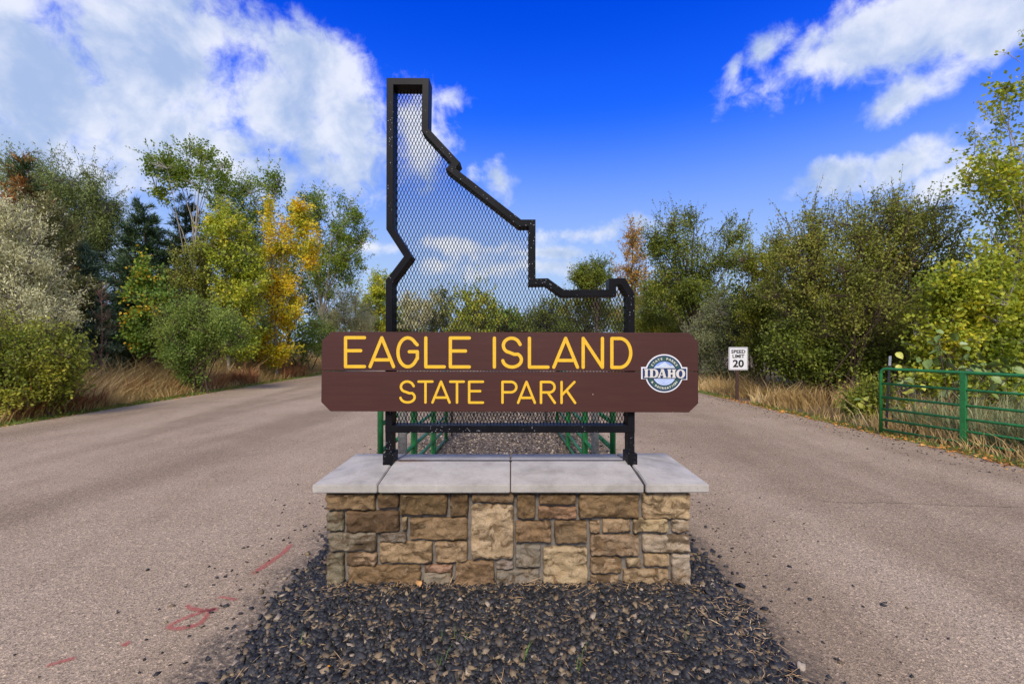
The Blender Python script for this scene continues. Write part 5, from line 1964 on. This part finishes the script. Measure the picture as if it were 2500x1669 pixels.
lx = lambda y: (road_edges(y)[0] - 4.5, road_edges(y)[0] - 0.22)
p = scatter(30000, 7.5, 30, lx, 1, lambda x, y: 0.35 + 0.9 * (mnoise.noise(Vector((x * .6, y * .6, 0))) + 0.25))
dist = np.array([road_edges(q[1])[0] - q[0] for q in p])
blades('dry_grass', 'tall tan dry grass along the left road edge', p, 0.18 + 0.48 * np.clip((dist - 0.2) / 1.6, 0, 1), 0.0085, M['straw'], 2, 0.75)
p = scatter(9000, 7.5, 24, lambda y: (road_edges(y)[0] - 2.2, road_edges(y)[0] - 0.3), 3, lambda x, y: 1.0 if mnoise.noise(Vector((x * .9 + 7, y * .5, 3))) > 0.05 else 0.0)
blades('rust_weeds', 'rust brown dry weeds in patches at the left road edge', p, 0.36, 0.012, M['rustweed'], 4, 0.55)
p = scatter(9000, 7.0, 26, lambda y: (road_edges(y)[0] - 0.42, road_edges(y)[0] + 0.05), 5)
blades('verge_grass', 'short green grass fringe along the left road edge', p, 0.055, 0.007, M['verge'], 6, 0.6)
rx_ = lambda y: (road_edges(y)[1] + 0.22, road_edges(y)[1] + 2.6)
p = scatter(14000, 5.0, 26, rx_, 7, lambda x, y: (0.45 if y < 8.6 and x > road_edges(y)[1] + 0.6 else 1.0) * (0.4 + 0.9 * (mnoise.noise(Vector((x * .7, y * .7, 5))) + 0.2)))
dist = np.array([q[0] - road_edges(q[1])[1] for q in p])
blades('dry_grass', 'tall tan dry grass along the right road edge', p, 0.13 + 0.27 * np.clip((dist - 0.2) / 1.0, 0, 1), 0.0075, M['straw'], 8, 0.7)
p = scatter(5000, 5.0, 22, lambda y: (road_edges(y)[1] - 0.03, road_edges(y)[1] + 0.4), 9)
blades('verge_grass', 'short green grass fringe along the right road edge', p, 0.05, 0.006, M['verge'], 10, 0.6)
p = scatter(4200, 5.4, 8.6, lambda y: (road_edges(y)[1] + 0.7, road_edges(y)[1] + 2.8), 11)
blades('olive_weeds', 'greyish green weeds behind the right road gate', p, 0.42, 0.010, LEAF['olive'], 12, 0.4)


def litter(name, label, pts, size, mat, seed):
    g = np.random.default_rng(seed)
    pts = np.asarray(pts, float)
    n = len(pts)
    a = g.uniform(0, 6.28, n)
    ax = np.stack([np.cos(a), np.sin(a), g.normal(0.05, 0.2, n)], 1)
    nn = unit(np.stack([g.normal(0, .35, n), g.normal(0, .35, n), np.ones(n)], 1))
    nn = unit(nn - ax * (nn * ax).sum(1, keepdims=True))
    L = size * np.exp(g.normal(0, .3, n))
    o = obj(name, leaf_mesh(name, pts, unit(ax), nn, L, L * g.uniform(.45, .8, n), g.random(n), g.random(n), 0.3), mat, kind='stuff')
    o['label'] = label


g = np.random.default_rng(33)
pts = []
for i in range(900):
    y = 5.0 + 9 * g.random() ** 1.4
    pts.append((road_edges(y)[1] + g.normal(0.05, 0.13), y, 0.012))
litter('fallen_leaves', 'orange fallen leaves along the right road edge by the gate', pts, 0.05, M['litter'], 1)
pts = []
for i in range(420):
    y = 8 + 12 * g.random()
    pts.append((road_edges(y)[0] + g.normal(-0.1, 0.18), y, 0.015))
litter('fallen_leaves', 'pale fallen leaves along the left road edge', pts, 0.045, M['litter'], 2)
# dry bits caught between the chips, thickest against the wall and along the right edge
pts = []
for i in range(750):
    m = g.random()
    if m < 0.42:
        x, y = g.uniform(-1.25, 1.25), 2.99 - abs(g.normal(0, 0.05))
    elif m < 0.7:
        y = g.uniform(1.9, 2.9)
        x = med_half(y)[1] - abs(g.normal(0, 0.16))
    else:
        x, y = g.uniform(-1.4, 1.35), g.uniform(1.9, 3.0)
    pts.append((x, y, med_h(x, y) + 0.022))
gg = np.random.default_rng(5)
pts = np.array(pts)
n = len(pts)
a = gg.uniform(0, 6.28, n)
ax = unit(np.stack([np.cos(a), np.sin(a), gg.normal(0.0, 0.18, n)], 1))
nn = unit(np.stack([gg.normal(0, .2, n), gg.normal(0, .2, n), np.ones(n)], 1))
nn = unit(nn - ax * (nn * ax).sum(1, keepdims=True))
L = 0.05 * np.exp(gg.normal(0, .5, n))
o = obj('dry_twigs', leaf_mesh('dry_twigs', pts, ax, nn, L, 0.0035 + 0 * L, gg.random(n), gg.random(n), 0.3), M['twig'], kind='stuff')
o['label'] = 'dry needles and twigs scattered on the slate chips'
pts = []
for c in range(9):
    cx, cy = g.uniform(-1.2, 1.2), g.uniform(1.95, 2.75)
    for k in range(int(g.integers(2, 7))):
        pts.append((cx + g.normal(0, .012), cy + g.normal(0, .012), med_h(cx, cy)))
blades('grass_sprouts', 'thin green grass sprouts among the slate chips', pts, 0.075, 0.0016, M['sprout'], 14, 0.5)


pts = []
for i in range(520):
    sdx = -1 if g.random() < 0.5 else 1
    y = 2.0 + 7 * g.random() ** 1.5
    l_, r_ = med_half(y)
    x = (r_ + abs(g.normal(0, 0.55))) if sdx > 0 else (l_ - abs(g.normal(0, 0.45)))
    pts.append((x, y, 0.004))
for i in range(500):
    y = 5 + 9 * g.random()
    pts.append((road_edges(y)[1] - abs(g.normal(0, 0.5)), y, 0.004))
o = chips('road_grit', np.array(pts), 0.0072, M['chips'], flat=0.5, seed=19)
o['label'] = 'loose dark grit scattered on the road beside median and verge'


def crack(pxs, w):
    V, Fc = [], []
    ps = [gpt(*p) for p in pxs]
    k = 0
    for i in range(len(ps) - 1):
        for t in np.linspace(0, 1, 14)[: (14 if i == len(ps) - 2 else 13)]:
            p = ps[i].lerp(ps[i + 1], float(t))
            jy = 0.035 * mnoise.noise(Vector((p.x * 3.1, p.y * 3.1, 2))) + 0.015 * mnoise.noise(Vector((p.x * 13, p.y * 13, 2)))
            ww = w * (0.5 + 0.8 * abs(mnoise.noise(Vector((p.x * 5, 1.5, k * 0.3)))))
            V += [(p.x, p.y + jy - ww, 0.0035), (p.x, p.y + jy + ww, 0.0035)]
            if k:
                Fc.append((2 * k - 2, 2 * k, 2 * k + 1, 2 * k - 1))
            k += 1
    obj('crack', mesh_from('crack', V, Fc), M['crack'], road)


M['crack'] = plain('tar_crack', (0.13, 0.10, 0.075), 0.95, var=0.25, scale=20)
crack([(2010, 1224), (2200, 1229), (2500, 1238)], 0.0045)
crack([(1960, 1122), (2080, 1130), (2160, 1126)], 0.004)
crack([(420, 1130), (560, 1112), (690, 1106)], 0.004)


def big_leaf(label, x, y, z, s, rot, mat, group):
    V, Fc = [], []
    for j in range(6):
        t = j / 5
        w = 0.42 * math.sin(math.pi * min(.98, t * .95 + .04)) ** 0.7
        for u in (-1, -.3, .3, 1):
            V.append((u * w * s, t * s, (0.22 * abs(u) * w + 0.14 * math.sin(t * 4)) * s))
    for j in range(5):
        for k in range(3):
            a = j * 4 + k
            Fc.append((a, a + 1, a + 5, a + 4))
    o = obj('fallen_leaf', mesh_from('fallen_leaf', V, Fc, True), mat, None, (x, y, z))
    o.rotation_euler = (0.5, 0.1, rot)
    tag(o, label, 'leaf', group)


tanleaf = plain('curled_tan_leaf', (0.52, 0.27, 0.10), 0.7, var=0.2, scale=40)
q = gpt(1028, 1450)
big_leaf('curled tan leaf lying against the foot of the stone wall', q.x, 2.93, 0.075, 0.05, 0.6, tanleaf, 'fallen leaves on the chips')
q = gpt(808, 1660)
big_leaf('small orange leaf on chips at the bottom left', q.x, q.y, 0.065, 0.022, 2.2, plain('orange_leaf', (0.75, 0.30, 0.02), 0.6), 'fallen leaves on the chips')
print('leaves', tree_count[0])
